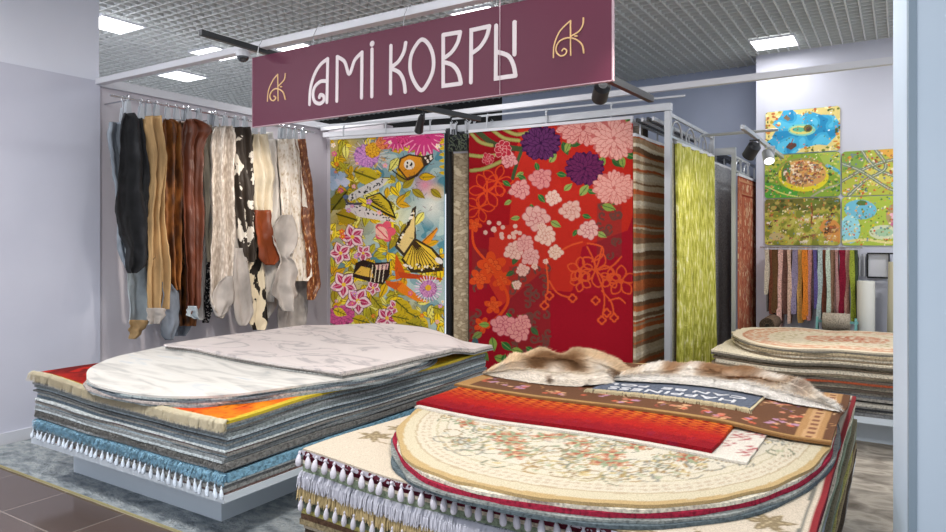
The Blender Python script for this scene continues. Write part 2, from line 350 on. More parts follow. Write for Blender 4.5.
# right hand track with two heads
tr = MB().bar((-.96, 5.15, 2.31), (-.98, 7.25, 2.31), .03, .03)
thing_mb(tr, 'light_track', M['grey_metal'], 'slim metal light track running back in front of the play mats', 'light track')
thing_mb(MB().tube([(-1.62, 6.7, 2.5), (-.94, 6.7, 2.5)], .014, 10), 'cross_rod', M['grey_metal'], 'thin horizontal rod joining the rug rack to the light track', 'rod')
p = onz(763, 150, 2.2); spot((-.99, p.y, 2.2), (-1.75, 6.5, 1.3), 'black box spotlight on the light track, nearer of the two', 17, 95, .05, .13)
p = onz(773, 161, 2.2); spot((-.94, 6.15, 2.2), (-.5, 5.0, .6), 'silver-faced spotlight on the light track, farther of the two', 55, 80, .045, .12, 'grey_metal', '#ffffff', .08, (1, .95, .88))

# ---------------------------------------------------------------- rugs lying in stacks
def wob(x, y, s, a): return a*mnoise.noise((x*s, y*s, a*97+s))
def edge_wob(t, seed, a): return a*mnoise.noise((t*3.1, seed*7.3, 0))+a*.5*mnoise.noise((t*9, seed*3.1, 4))
def slab(name, x0, x1, y0, y1, zb, th, mat, parent=None, nx=28, ny=28, wa=.012, seed=0, paint=None, rot=0, smooth=True, rim=.3):
    """rug with thickness: zb(x, y) gives its underside, the edges wander a little"""
    V = []; top = []
    c = ((x0+x1)/2, (y0+y1)/2); cr, sr = math.cos(rot), math.sin(rot)
    for layer in (0, 1):
        for j in range(ny+1):
            for i in range(nx+1):
                u = i/nx; v = j/ny
                xa = x0+edge_wob(v, seed, wa); xb = x1+edge_wob(v, seed+5, wa); ya = y0+edge_wob(u, seed+11, wa); yb = y1+edge_wob(u, seed+17, wa)
                x = xa+(xb-xa)*u; y = ya+(yb-ya)*v
                if rot: x, y = c[0]+(x-c[0])*cr-(y-c[1])*sr, c[1]+(x-c[0])*sr+(y-c[1])*cr
                z = zb(x, y)
                t_ = th(x, y) if callable(th) else th
                V.append((x, y, z+(t_ if layer else 0)))
    N = (nx+1)*(ny+1); Fc = []
    for j in range(ny):
        for i in range(nx):
            a = j*(nx+1)+i; q = (a, a+1, a+nx+2, a+nx+1); Fc.append(q[::-1]); Fc.append(tuple(k+N for k in q))
    for i in range(nx):
        Fc.append((i, i+1, i+1+N, i+N)); a = ny*(nx+1)+i; Fc.append((a+1, a, a+N, a+1+N))
    for j in range(ny):
        a = j*(nx+1); b = a+nx+1; Fc.append((b, a, a+N, b+N)); a += nx; b += nx; Fc.append((a, b, b+N, a+N))
    dye = paint(np.array(V)) if paint else None
    o = mesh(name, V, Fc, mat, parent, False, dye)
    return o
def oval(name, cx, cy, a, b, zb, th, mat, parent=None, rings=14, seg=96, n=2.2, seed=0, wa=.01, paint=None, rot=0):
    V = []; 
    for layer in (0, 1):
        for r in range(rings+1):
            rr = (r/rings)**.8 if r else 0
            for k in range(seg):
                t = 2*PI*k/seg; c, s = math.cos(t), math.sin(t)
                q = (abs(c)**n+abs(s)**n)**(-1/n)*(1+edge_wob(math.cos(t)+2, seed+math.sin(t), wa)/a)
                x = cx+a*rr*q*c; y = cy+b*rr*q*s
                V.append((x, y, zb(x, y)+(th if layer else 0)))
    R = (rings+1)*seg; Fc = []
    for r in range(rings):
        for k in range(seg):
            a_ = r*seg+k; b_ = r*seg+(k+1) % seg; c_ = b_+seg; d_ = a_+seg
            Fc.append((a_, b_, c_, d_)); Fc.append((d_+R, c_+R, b_+R, a_+R))
    for k in range(seg):
        a_ = rings*seg+k; b_ = rings*seg+(k+1) % seg; Fc.append((a_, b_, b_+R, a_+R))
    dye = paint(np.array(V)) if paint else None
    return mesh(name, V, Fc, mat, parent, False, dye)

def fringe(name, parent, x0, x1, y, zf, mat, L=.05, n=400, w=.004, out=.02, jit=.012, lift=.0, along='x', seg=3, clump=0):
    """loose threads that leave an edge and droop"""
    mb = MB()
    for k in range(n):
        x = x0+(x1-x0)*(k+random.random())/n; l = L*random.uniform(.7, 1.15); z = zf(x)+random.uniform(-.003, .003)
        ph = (math.sin(x*70)*clump) if clump else 0
        dx = random.uniform(-jit, jit)+ph; o_ = out*random.uniform(.6, 1.3)
        pts = []
        for s in range(seg+1):
            t = s/seg; pts.append((x+dx*t, y-o_*math.sin(t*PI/2), z+lift*math.sin(t*PI)-l*t*t))
        V = []
        for s, q in enumerate(pts):
            ww = w*(1-.5*s/seg); V += [(q[0]-ww, q[1], q[2]), (q[0]+ww, q[1]-ww*.6, q[2])]
        mb.add(V, [(2*s, 2*s+1, 2*s+3, 2*s+2) for s in range(seg)])
    return mb.build(name, mat, parent)
def tassel(parent, p, L, r, mat, lean=(0, 0), name='tassel'):
    x, y, z = p; mb = MB(); lx, ly = lean
    prof = [(0, .25), (.12, .5), (.22, .28), (.34, .62), (.62, 1.), (.86, .95), (1, .55)]
    mb.tube([(x+lx*t, y+ly*math.sin(t*1.4)-.004, z-L*t) for t, _ in prof], [r*q for _, q in prof], 9)
    return mb.build(name, mat, parent, True)

ORD = ['top', 'second', 'third', 'fourth', 'fifth', 'sixth', 'seventh', 'eighth', 'ninth', 'tenth', 'eleventh', 'twelfth', 'thirteenth', 'fourteenth', 'fifteenth', 'sixteenth', 'seventeenth', 'eighteenth', 'nineteenth', 'twentieth',
       'twenty-first', 'twenty-second', 'twenty-third', 'twenty-fourth', 'twenty-fifth', 'twenty-sixth', 'twenty-seventh', 'twenty-eighth']
def stack(layers, x0, x1, y0, y1, zbase, total, scale, sname, group, jit=.012, nx=30, ny=26, wa=.012):
    """layers bottom first: (colour, colour word, thickness, pile); returns objects and the top surface function"""
    k = total/sum(l[2] for l in layers); z = 0; out = []; n = len(layers)
    def fz(c): return lambda x, y: zbase+c*scale(x, y)
    for i, (c, word, th, pile) in enumerate(layers):
        th *= k; ja, jb, jc, jd = [random.uniform(-jit, jit) for _ in range(4)]
        o = slab('rug', x0+ja, x1+jb, y0+jc, y1+jd, fz(z), lambda x, y, th=th: th*scale(x, y)-.0008, fabric(c, pile), None, nx, ny, wa, i*1.37+x0)
        num = n-1-i
        place = 'at the very bottom' if i == 0 else (ORD[num]+' from the top' if num else 'topmost')
        tag(o, '%s rug %s, square layers of the %s' % (word, place, sname), 'rug', group)
        out.append((o, fz(z), fz(z+th))); z += th
    return out, fz(z)

# ===== left stack
def sL(x, y): return 1+.06*(-2.7-x)+.03*(y-2.1)/2+.03*math.sin(4.2*(x+4.6))*math.cos(1.3*(y-2.1))+.05*(mnoise.noise((x*1.8, y*1.6, 3.3))-mnoise.noise((-2.7*1.8, 2.1*1.6, 3.3)))
LX0, LX1, LY0, LY1 = -4.505, -2.715, 2.115, 4.50
e = tag(empty('display_platform', (-3.6, 3.3, 0)), 'low pale laminate platform on an inset plinth under the left rug stack', 'platform')
MB().box(-4.50, -3.04, 2.34, 4.3, .012, .250).build('plinth', M['board'], e)
MB().box(LX0-.03, LX1+.0, 2.105, LY1+.03, .250, .285).build('platform_top', M['board'], e)
layers = [('#8d736d', 'thin brown pink', .014, 0), ('#8c8d8c', 'mid grey', .018, 0), ('#78797a', 'grey tasselled', .018, 0), ('#a6adaf', 'pale teal grey', .010, 0), ('#7faac2', 'fluffy light blue', .042, 1),
          ('#3b4246', 'thin charcoal', .007, 0), ('#8d9294', 'grey', .012, 0), ('#7d7c7a', 'coarse shaggy grey', .030, 1), ('#b9c2c6', 'pale blue grey', .009, 0), ('#878b8d', 'mid grey', .014, 0), ('#a8b6bd', 'powder blue grey', .010, 0),
          ('#8d8a86', 'warm grey', .014, 0), ('#7f2f3e', 'thin crimson edged', .006, 0), ('#c3c9ca', 'very pale grey', .009, 0), ('#6f7b84', 'slate grey', .016, 0), ('#b2b1ab', 'light stone grey', .010, 0), ('#8a9aa4', 'dusty blue', .014, 0),
          ('#5d5f60', 'dark grey', .008, 0), ('#b0bac0', 'silver grey', .012, 0), ('#7e8586', 'green grey', .016, 0), ('#a1a4a6', 'soft grey', .012, 0), ('#6b6a66', 'umber grey', .010, 0), ('#95a3aa', 'cool grey', .015, 0), ('#84837f', 'ash grey', .012, 0)]
LS, LT = stack(layers, LX0, LX1, LY0, LY1, .286, .330, sL, 'left stack', 'rugs in the left stack')
# its tassels and shaggy edges
o, zb, zt = LS[2]; tm = plain('blue white tassel thread', '#c9d3e0', .9, bmp=(300, .6, .004))
for k in range(36):
    x = LX0+.01+k*(LX1-LX0-.02)/35; l = .042 if k < 24 else .055
    tassel(o, (x, LY0-.012, zt(x, LY0)-.002), l, .0105, tm, (.034+.01*math.sin(k*2.1), -.024+.006*math.sin(k*1.3)))
o, zb, zt = LS[4]
fringe('pile_edge', o, LX0, LX1, LY0+.004, lambda x, a=zb, b=zt: a(x, LY0)+random.uniform(.15, 1.)*(b(x, LY0)-a(x, LY0)), fabric('#93bdd4', 1), .022, 2600, .0035, .022, .012)
o, zb, zt = LS[7]
fringe('pile_edge', o, LX0, LX1, LY0+.004, lambda x, a=zb, b=zt: a(x, LY0)+random.uniform(.15, 1.)*(b(x, LY0)-a(x, LY0)), fabric('#8d8c89', 1), .018, 1800, .003, .012, .01)
# top rug of the square layers: red and orange with a cream fringe
def paint_sunset(V):
    P = Paint(V[:,0], V[:,1], '#b3251c'); n = np.array([mnoise.noise((v[0]*9, v[1]*9, 1)) for v in V]); m = np.array([mnoise.noise((v[0]*40, v[1]*40, 2)) for v in V])
    t = (V[:,0]-LX0)/(LX1-LX0)+.22*n
    def mix(c, w): P.C = P.C*(1-w[:,None])+np.array(lin(c))*w[:,None]
    mix('#5a1a1c', np.clip(.35-t, 0, .3)*3*(n > -.2)); mix('#d8401c', np.clip((t-.45)*3, 0, 1)); mix('#eb8a1e', np.clip((t-.78)*4, 0, 1)); mix('#f0b32c', np.clip((V[:,1]-2.55)*.9, 0, 1)*(t > .8)); mix('#4c1416', np.clip(m*3-.8, 0, .6))
    e = (V[:,0] > LX1-.028) | (V[:,1] < LY0+.02); P.C[e] = lin('#c8b03a'); return P.C
ot = slab('fringed_rug', LX0, LX1+.012, LY0, LY1, LT, .014, vcol(), None, 150, 170, .006, 3, paint_sunset)
tag(ot, 'red and orange rug with thick cream fringe covering the left stack', 'rug')
fringe('fringe', ot, LX0-.015, LX1+.01, LY0+.012, lambda x: LT(x, LY0)+.012, plain('cream wool fringe', '#e4d9bd', .95), .046, 6000, .003, .036, .03, .016, clump=.012)
tag(ot.children[0], 'thick cream fringe')
# oval rugs on it
LT2 = lambda x, y: LT(x, y)+.0145
og = [('#8f9698', 'grey'), ('#b4aaa6', 'pinkish grey'), ('#6f7880', 'slate'), ('#a9b3b4', 'pale green grey')]
z = 0
for i, (c, wd) in enumerate(og):
    o = oval('oval_rug', -3.57+random.uniform(-.01, .01), 3.24, .93+i*-.004, 1.2, lambda x, y, z=z: LT2(x, y)+z, .0105, fabric(c), None, 10, 96, 2.15, i, .022)
    tag(o, '%s oval rug lying %s under the white oval rug' % (wd, ['fourth', 'third', 'second', 'just'][i]), 'rug', 'oval rugs under the white oval'); z += .0112
def marble(name, stops, scale, st, rot): return noisy(name, stops, scale, .85, 8, st, rot, bmp=(120, .4, .004), distort=1.2)
wm = marble('white marbled pile', [(.22, '#979ca0'), (.4, '#bcb9b5'), (.5, '#cdcac5'), (.6, '#d3d0cb'), (.75, '#b3bbc3')], 2.2, (1, 4, 1), (0, 0, .7))
o = oval('oval_rug', -3.57, 3.24, .925, 1.2, lambda x, y: LT2(x, y)+z, .012, wm, None, 14, 120, 2.15, 9, .008); tag(o, 'white marbled oval rug on top of the left stack', 'rug')
def veins():
    m, nt, b = new_mat('pale veined pile'); n = nt.nodes.new('ShaderNodeTexNoise'); n.inputs['Scale'].default_value = 1.6; n.inputs['Detail'].default_value = 8; n.inputs['Distortion'].default_value = 1.4
    nt.links.new(coords(nt, (1, 2, 1), (0, 0, .5)).outputs[0], n.inputs['Vector'])
    r = ramp(nt, [(.0, '#cbc2c1'), (.44, '#d0c6c4'), (.478, '#ada6a7'), (.5, '#cdc4c2'), (.6, '#d3cac7'), (1, '#c8c2c2')]); nt.links.new(n.outputs['Fac'], r.inputs[0]); nt.links.new(r.outputs[0], b.inputs['Base Color'])
    b.inputs['Roughness'].default_value = .85; b.inputs['Specular IOR Level'].default_value = .15; bump(nt, b, 120, .4, .004); return m
z += .0128
def edge_fall(x, y, z0=z):      # lies on the ovals, sinks back to the stack outside them
    q = (abs((x+3.57)/.93)**2.15+abs((y-3.24)/1.2)**2.15); return LT2(x, y)+z0*max(0, min(1, (1.55-q)/.35+.25 if q > 1.3 else 1))+.001
for i, c in enumerate(('#9fa09e', '#777470', '#c0b9b3')):
    o = slab('rug', -4.34, -2.68, 2.88, 4.56, lambda x, y, i=i: edge_fall(x, y)+i*.0085, .0078, fabric(c), None, 30, 30, .012, 20+i)
    tag(o, '%s rectangular rug lying %s under the pale veined rug' % (['stone grey', 'dark grey', 'cream grey'][i], ['third', 'second', 'just'][i]), 'rug', 'rectangular rugs under the veined rug')
o = slab('rug', -4.34, -2.69, 2.87, 4.57, lambda x, y: edge_fall(x, y)+.0262, .012, veins(), None, 40, 40, .008, 31); tag(o, 'pale pinkish white rug with fine grey veins, topmost on the left stack', 'rug')
thing = slab('floor_rug', -5.52, -1.9, 2.155, 4.9, lambda x, y: .0005, .011, noisy('blue grey shag', [(.25, '#5d656c'), (.45, '#8c9499'), (.6, '#a9afb2'), (.8, '#6f777e')], 9, .95, 8, (1, 1.8, 1), (0, 0, .5), bmp=(60, 1, .02)), None, 8, 8, .0, 1)
tag(thing, 'blue grey shaggy carpet on the floor under the left platform', 'carpet')
MB().box(-5.52, -1.9, 2.148, 2.154, .0005, .0125).build('binding', plain('yellowish binding', '#a59c73', .8), thing)

# ===== front stack
FX0, FX1, FY0, FY1 = -2.065, -.215, 1.985, 4.40
def sst(t): t = max(0, min(1, t)); return t*t*(3-2*t)
def sF(x, y): return 1+.07*sst((-1.5-x)/.6)*sst((3-y)/1)+.03*mnoise.noise((x*1.6, y*1.3, 8))+.012*math.sin(x*5)
e = tag(empty('display_platform', (-1.1, 3.2, 0)), 'low pale platform on an inset plinth under the front rug stack', 'platform')
MB().box(-1.8, -.45, 2.2, 4.2, 0.012, .25).build('plinth', M['board'], e); MB().box(FX0, FX1, FY0, FY1, .25, .285).build('platform_top', M['board'], e)
layers = [('#8d8a86', 'warm grey', .016, 0), ('#4a4038', 'dark brown', .014, 0), ('#b5ab9a', 'beige', .016, 0), ('#8d8064', 'khaki', .018, 0), ('#5b4638', 'chocolate', .016, 0), ('#a09a5e', 'yellow green', .014, 0), ('#6f7a66', 'sage green', .02, 0), ('#8f9087', 'tasselled grey', .03, 0),
          ('#6d6754', 'khaki fringed', .034, 0), ('#8a8f97', 'lilac fringed grey', .036, 0), ('#7b8774', 'grey green', .024, 0), ('#cfc6b4', 'off-white', .012, 0), ('#5a2230', 'dark crimson', .028, 0)]
FS, FT = stack(layers, FX0, FX1, FY0, FY1, .286, .325, sF, 'front stack', 'rugs in the front stack', .01)
w_ = plain('white tassel wool', '#c9c6d0', .95, bmp=(300, .6, .004))
o, zb, zt = FS[9]; fringe('fringe', o, FX0-.01, FX1, FY0+.01, lambda x: zt(x, FY0)-.002, plain('pale lilac fringe', '#c9cad6', .95), .056, 3600, .0034, .03, .012, .004, clump=.006)
o, zb, zt = FS[8]; fringe('fringe', o, FX0-.01, FX1, FY0+.01, lambda x: zt(x, FY0)-.004, plain('khaki fringe', '#bda87a', .95), .06, 3600, .0034, .026, .012, .004, clump=.006)
o, zb, zt = FS[7]
for k in range(40): x = FX0+.01+k*(FX1-FX0-.02)/39; tassel(o, (x, FY0-.014, zt(x, FY0)-.006), .055, .011, w_, (.006, -.012))
def paint_leafy(V):
    P = Paint(V[:,0], V[:,1], '#cdc0ae')
    for (x, y, s) in ((-1.95, 2.30, .12), (-1.955, 2.47, .09), (-.46, 2.02, .17), (-.72, 2.0, .14), (-.35, 2.3, .12), (-1.2, 4.2, .2), (-.6, 4.3, .2), (-1.8, 4.2, .2), (-.25, 1.98, .1)):
        for a in (.3, 1.2, 2.2, 3.3, 4.4, 5.3): P.leaf(x, y, s*.72, s*.15, a, '#8d7d62', '#b9a888')
        P.stroke([(x, y), (x+s*.5, y-s*.4), (x+s, y-s*.3)], .008, '#8d7d62')
    P.C[(V[:,0] > FX1-.05) & (V[:,0] < FX1-.04)] = lin('#7c7a72'); P.C[(V[:,0] > FX1-.02)] = lin('#8d2e34')
    return P.C
o = slab('floral_rug', FX0, FX1, FY0-.005, FY1, FT, .012, vcol(), None, 230, 300, .006, 3, paint_leafy); tag(o, 'cream tasselled rug with brown leaf sprays covering the front stack', 'rug')
MB().add([(FX0+(FX1-FX0)*k/60, FY0-.012, FT(FX0+(FX1-FX0)*k/60, FY0)+dz) for k in range(61) for dz in (-.012, .008)], [(2*k, 2*k+2, 2*k+3, 2*k+1) for k in range(60)]).build('woven_border', noisy('crimson dotted braid', [(.45, '#5a2230'), (.5, '#b9b4bf')], 60, .9, 1, interp='CONSTANT'), o)
for k in range(40):
    x = FX0+.0+k*(FX1-FX0)/39; tassel(o, (x, FY0-.014, FT(x, FY0)+.006), .055, .0128, w_, (.012+.006*math.sin(k*1.9), -.020+.005*math.sin(k*2.7)))
top = lambda x, y: FT(x, y)+.0126
def inov(x, y): return (abs((x+1.135)/.895)**2.3+abs((y-3.2)/1.27)**2.3)
z = 0
for i, (c, wd, th, da) in enumerate((('#59646a', 'grey blue', .012, .035), ('#8a8f8d', 'ash grey', .009, .03), ('#9a2a40', 'crimson', .016, .012), ('#cfc8b8', 'ivory', .012, .004))):
    o = oval('oval_rug', -1.135, 3.2, .895+da*.6, 1.27+da, lambda x, y, z=z: top(x, y)+z, th-.0006, fabric(c), None, 12, 120, 2.3, i+40, .012)
    tag(o, '%s oval rug lying %s under the cream floral oval rug' % (wd, ['fourth', 'third', 'second', 'just'][i]), 'rug'); z += th
def paint_oval(V):
    P = Paint(V[:,0], V[:,1], '#cec6b5'); q = (np.abs((V[:,0]+1.135)/.895)**2.3+np.abs((V[:,1]-3.2)/1.27)**2.3)**(1/2.3)
    def band(a, b, c, al=1.): m = (q > a) & (q <= b); P.C[m] = P.C[m]*(1-al)+np.array(lin(c))*al
    th = np.arctan2((V[:,1]-3.2)/1.27, (V[:,0]+1.135)/.895)
    band(.975, 2, '#b99f72'); band(.93, .975, '#c9bea4'); band(.922, .93, '#a08a70'); band(.84, .848, '#a29980', .8); band(.80, .806, '#8f8a76', .8); band(.80, .93, '#cfc3a8', .4); band(.0, .33, '#d9c9a8', .6); band(.33, .345, '#b9935f', .7)
    m = (q > .858) & (q < .912) & (np.sin(th*150)+np.sin(q*260) > .5); P.C[m] = P.C[m]*.5+.5*np.array(lin('#a88f7c'))
    r = random.Random(3)
    for k in range(1000):
        x = -1.135+r.uniform(-.85, .85); y = 3.2+r.uniform(-1.15, 1.15)
        if ((abs((x+1.135)/.895)**2.3+abs((y-3.2)/1.27)**2.3)) > .66: continue
        s = r.uniform(.035, .085); a = r.uniform(0, 6.3); d = r.choice((-1, 1))
        P.stroke([(x+s*(1-j/9)*math.cos(a+d*j*.75), y+s*(1-j/9)*math.sin(a+d*j*.75)) for j in range(9)], .0075, r.choice(('#7f826e', '#a3875c', '#8c8a82', '#937f62', '#a89a70')))
        P.leaf(x, y, s*.6, s*.15, a, r.choice(('#a6aa90', '#c3b184', '#b8b8ac')))
    for k in range(60):
        t = r.uniform(0, 6.283); rr = .28+.5*r.random()**.6; x = -1.135+.9*rr*math.cos(t); y = 3.2+1.2*rr*math.sin(t)
        P.flower(x, y, .05, 5, '#bd9274', .35, k); P.flower(x, y, .034, 5, '#a0604c', .3, k); P.ell(x, y, .009, .009, 0, '#e8d2a8')
        for j in range(3): P.leaf(x, y, .075, .012, t+j*2.1, '#8f9a7c')
        for j in range(3): P.ell(x+.055*math.cos(t+j*2.1+1), y+.055*math.sin(t+j*2.1+1), .010, .008, 0, '#b07a66')
    return P.C
zo = z
OT = lambda x, y: top(x, y)+zo
o = oval('oval_rug', -1.135, 3.2, .895, 1.27, OT, .011, vcol(), None, 120, 420, 2.3, 60, .016, paint_oval); tag(o, 'cream oval rug with gold border, scrolls and rust flowers on the front stack', 'rug')
OT2 = lambda x, y: top(x, y)+(zo+.0118)*max(.12, min(1, (1.42-inov(x, y))/.4))
def paint_white(V):
    P = Paint(V[:,0], V[:,1], '#d9d2c8')
    r = random.Random(8)
    for k in range(30):
        x = -.49-.1*r.random(); y = 2.68+r.random()*.5; P.stroke([(x, y), (x+.02, y+.03), (x-.01, y+.05)], .008, '#b06a6a')
    return P.C
o = slab('rug', -1.99, -.475, 2.635, 3.30, OT2, .009, vcol(), None, 120, 50, .006, 61, paint_white); tag(o, 'off-white rug with small red marks showing along the red orange rug', 'rug')
OT3 = lambda x, y: OT2(x, y)+.0098
def paint_fire(V):
    P = Paint(V[:,0], V[:,1], '#8f1320'); y = V[:,1]; x = V[:,0]
    n = np.array([mnoise.noise((v[0]*25, v[1]*25, 1)) for v in V]); t = (y-2.665)/.5+.12*n
    def mix(c, w): w = np.clip(w, 0, 1)[:,None]; P.C = P.C*(1-w)+np.array(lin(c))*w
    mix('#b3221c', (t-.12)*5); zz = np.sin(x*95+4*np.sin(y*75)); mix('#cc5a22', np.clip((t-.38)*4, 0, 1)*(zz > -.2)); mix('#d98432', np.clip((t-.6)*4, 0, .9)*(zz > .3)); mix('#7d2018', np.clip((t-.35)*4, 0, .8)*(zz < -.7)); mix('#7d1a3a', np.clip(n*2-.6, 0, .5)*(t < .3))
    return P.C
o = slab('rug', -2.0, -.605, 2.665, 3.32, OT3, .016, vcol(b1=(80, 1, .012)), None, 220, 110, .006, 62, paint_fire); tag(o, 'deep pile rug shading from red to orange with a zigzag weave on the front stack', 'rug')
def sst(t): t = max(0, min(1, t)); return t*t*(3-2*t)
def OT4(x, y): return OT2(x, y)+.0005+.0262*sst((3.95-y)/.6)*(.3+.7*sst((-.36-x)/.34))
def paint_brown(V):
    P = Paint(V[:,0], V[:,1], '#6d4a35'); x = V[:,0]; y = V[:,1]; r = random.Random(4)
    for k in range(150):
        a = -2.03+1.8*r.random(); b = 3.12+1.15*r.random(); P.stroke([(a, b), (a+.03*r.uniform(-1, 1), b+.03), (a+.05*r.uniform(-1, 1), b+.05)], .006, r.choice(('#b98a5c', '#c9a27a', '#8e6a8a', '#b3564a')))
    for (a, b) in [(-1.95, 3.25), (-1.75, 3.2), (-1.5, 3.17), (-1.3, 3.25), (-1.1, 3.18), (-.9, 3.2), (-.7, 3.15), (-.52, 3.18), (-.42, 3.25), (-.5, 3.6), (-.4, 3.4), (-1.7, 3.6), (-2, 3.6), (-.45, 3.95)]:
        for j in range(9): P.flower(a+r.uniform(-.07, .07), b+r.uniform(-.05, .05), .017, 5, r.choice(('#c8826a', '#c9654c', '#b98ca6', '#d3a27c')), .4, j)
    m = (x > -.37) & (x < -.27); P.C[m] = lin('#b58a5c'); m = (x > -.345) & (x < -.295); P.C[m] = lin('#c9a074'); m = (x > -.335) & (x < -.305) & (np.sin(y*90) > 0); P.C[m] = lin('#8a5c46')
    m = (x < -1.96); P.C[m] = lin('#a98153'); m = (y < 3.085); P.C[m] = lin('#b08a58'); m = (y < 3.062); P.C[m] = lin('#8a643e')
    return P.C
o = slab('rug', -2.035, -.235, 3.045, 4.33, OT4, .010, vcol(), None, 230, 150, .006, 63, paint_brown); tag(o, 'brown rug with tan border and small pink flowers, under the fur hides', 'rug')
OT5 = lambda x, y: OT4(x, y)+.0106
o = slab('slogan_mat', -1.36, -.585, 3.30, 3.74, OT5, .008, fabric('#5f6675'), None, 60, 40, .004, 64); tag(o, 'slate blue mat with white upside-down slogan and cream fringe, half under a fur hide', 'mat')
fringe('fringe', o, -1.36, -.585, 3.305, lambda x: OT5(x, 3.3)+.006, plain('cream cotton fringe', '#c9b997', .95), .016, 700, .0026, .036, .03, .012, clump=.01)
MB().add([(-.61, 3.3, OT5(-.61, 3.3)+.0086), (-.575, 3.3, OT5(-.575, 3.3)+.0088), (-.575, 3.74, OT5(-.575, 3.74)+.0088), (-.61, 3.74, OT5(-.61, 3.74)+.0086), (-.575, 3.3, OT5(-.575, 3.3)), (-.575, 3.74, OT5(-.575, 3.74))],
         [(0, 1, 2, 3), (1, 4, 5, 2)]).build('cream_edge', plain('cream cotton edge', '#c9b997', .95), o)
def letters(txt, x, y, size, par):
    cu = bpy.data.curves.new('t', 'FONT'); cu.body = txt; cu.size = size; cu.extrude = .0015; cu.offset = .0008; cu.space_character = 1.12
    to = bpy.data.objects.new('t', cu); COL.objects.link(to); bpy.context.view_layer.update()
    me = bpy.data.meshes.new_from_object(to.evaluated_get(bpy.context.evaluated_depsgraph_get())); bpy.data.objects.remove(to)
    for v in me.vertices:
        X = x-v.co.x*1.35; Y = y-v.co.y; v.co = (X, Y, OT5(X, Y)+.0105+v.co.z)
    me.flip_normals() if False else None
    return link('lettering', me, plain('white print', '#d5d5da', .7), par)
letters('HAPPINESS', -.655, 3.415, .088, o)
for q_, w_x in ((0, 'CAN'), (.285, 'BE'), (.48, 'FOUND')): letters(w_x, -.63-q_, 3.525, .085, o)

# ---------------------------------------------------------------- fur hides
def fur_hide(front, back, zf, colour, label, puff=.05, nU=90, nV=26, hairs=9000, seed=0, name='fur_hide'):
    Fp = np.array(curve(front, 12)); Bp = np.array(curve(back, 12))
    def samp(P, t):
        d = np.concatenate([[0], np.cumsum(np.hypot(*(np.diff(P, axis=0).T)))]); d /= d[-1]; return np.array([np.interp(t, d, P[:,0]), np.interp(t, d, P[:,1])])
    def pos(u, v):
        a = samp(Fp, u); b = samp(Bp, u); p = a+(b-a)*v; w_ = np.hypot(*(b-a))
        pr = .34*math.exp(-((v-.13)/.085)**2)+(sst(v/.72) if v < .72 else sst((1-v)/.28))-.04*math.exp(-((v-.3)/.06)**2); edge = min(1, v/.05, (1-v)/.05)**.5
        h = pr*edge*max(0, math.sin(PI*min(1, max(0, u**(1.25 if seed == 1 else 1)))))**.45*min(puff, .26*w_+.015)*(1+.3*mnoise.noise((p[0]*7, p[1]*7, seed)))+.02*mnoise.noise((p[0]*6, p[1]*9, seed+3))*math.sin(PI*v)
        return np.array([p[0], p[1], zf(p[0], p[1])+.003+max(0, h)])
    V = [pos(i/nU, j/nV) for j in range(nV+1) for i in range(nU+1)]; N = len(V)
    B = [np.array([v[0], v[1], zf(v[0], v[1])+.0015]) for v in V]
    Fc = []
    for j in range(nV):
        for i in range(nU): a = j*(nU+1)+i; Fc.append((a, a+1, a+nU+2, a+nU+1)); Fc.append((a+N, a+nU+1+N, a+nU+2+N, a+1+N))
    for i in range(nU): Fc.append((i, i+N, i+1+N, i+1)); a = nV*(nU+1)+i; Fc.append((a+1, a+1+N, a+N, a))
    for j in range(nV): a = j*(nU+1); b = a+nU+1; Fc.append((b, b+N, a+N, a)); a += nU; b += nU; Fc.append((a, a+N, b+N, b))
    dye = np.array([lin(colour(i/nU, j/nV)) for j in range(nV+1) for i in range(nU+1)]); dye = np.concatenate([dye, dye])
    o = mesh(name, V+B, Fc, vcol(.9, (60, .6, .01), .1, False), None, True, dye); tag(o, label, 'fur hide')
    Vh = []; Fh = []; Ch = []; r = random.Random(seed)
    for k in range(hairs):
        u = r.random(); v = r.random()**.9
        if r.random() < .22: v = r.choice((r.uniform(0, .06), r.uniform(.94, 1)))
        p = pos(u, v); q = pos(min(1, u+.02), v); q2 = pos(u, min(1, v+.04)); t = q-p; b = q2-p; n_ = np.cross(t, b); nn = n_/(np.linalg.norm(n_)+1e-9)
        if nn[2] < 0: nn = -nn
        sgn = -1 if v < .5 else 1
        d = t/(np.linalg.norm(t)+1e-9)*r.uniform(.3, 1)+b/(np.linalg.norm(b)+1e-9)*sgn*r.uniform(.2, .9)+nn*.34; d /= np.linalg.norm(d)
        L = r.uniform(.016, .04); sd = np.cross(d, nn); sd /= np.linalg.norm(sd)+1e-9; m = len(Vh)
        tip = p+d*L; tip[2] = max(tip[2], zf(tip[0], tip[1])+.003) if FX0 < tip[0] < FX1 else tip[2]
        Vh += [p-sd*.0022, p+sd*.0022, tip]; Fh.append((m, m+1, m+2)); c = np.array(lin(colour(u, v)))*r.uniform(.72, 1.25); Ch += [c]*3
    mesh('fur', Vh, Fh, vcol(.9, (60, .0, .01), .1, False), o, False, np.array(Ch))
    return o
def cmix(a, b, t):
    t = max(0, min(1, t)); a = [int(a[i:i+2], 16) for i in (1, 3, 5)]; b = [int(b[i:i+2], 16) for i in (1, 3, 5)]
    return '#%02x%02x%02x' % tuple(int(p+(q-p)*t) for p, q in zip(a, b))
def col1(u, v):
    n = mnoise.noise((u*7, v*3, 2)); c = cmix('#efe6da', '#d9bd9b', (v-.25)*4+n)
    c = cmix(c, '#7d5a3d', (.27-math.hypot((u-.50)/1.0, (v-.48)/.95)+.12*n)*7); c = cmix(c, '#7b5a3f', (.09-math.hypot((u-.92)*.8, (v-.25)*.35))*16)
    c = cmix(c, '#77604e', (.03-math.hypot(u-.47, (v-.05)*.6))*40); return c
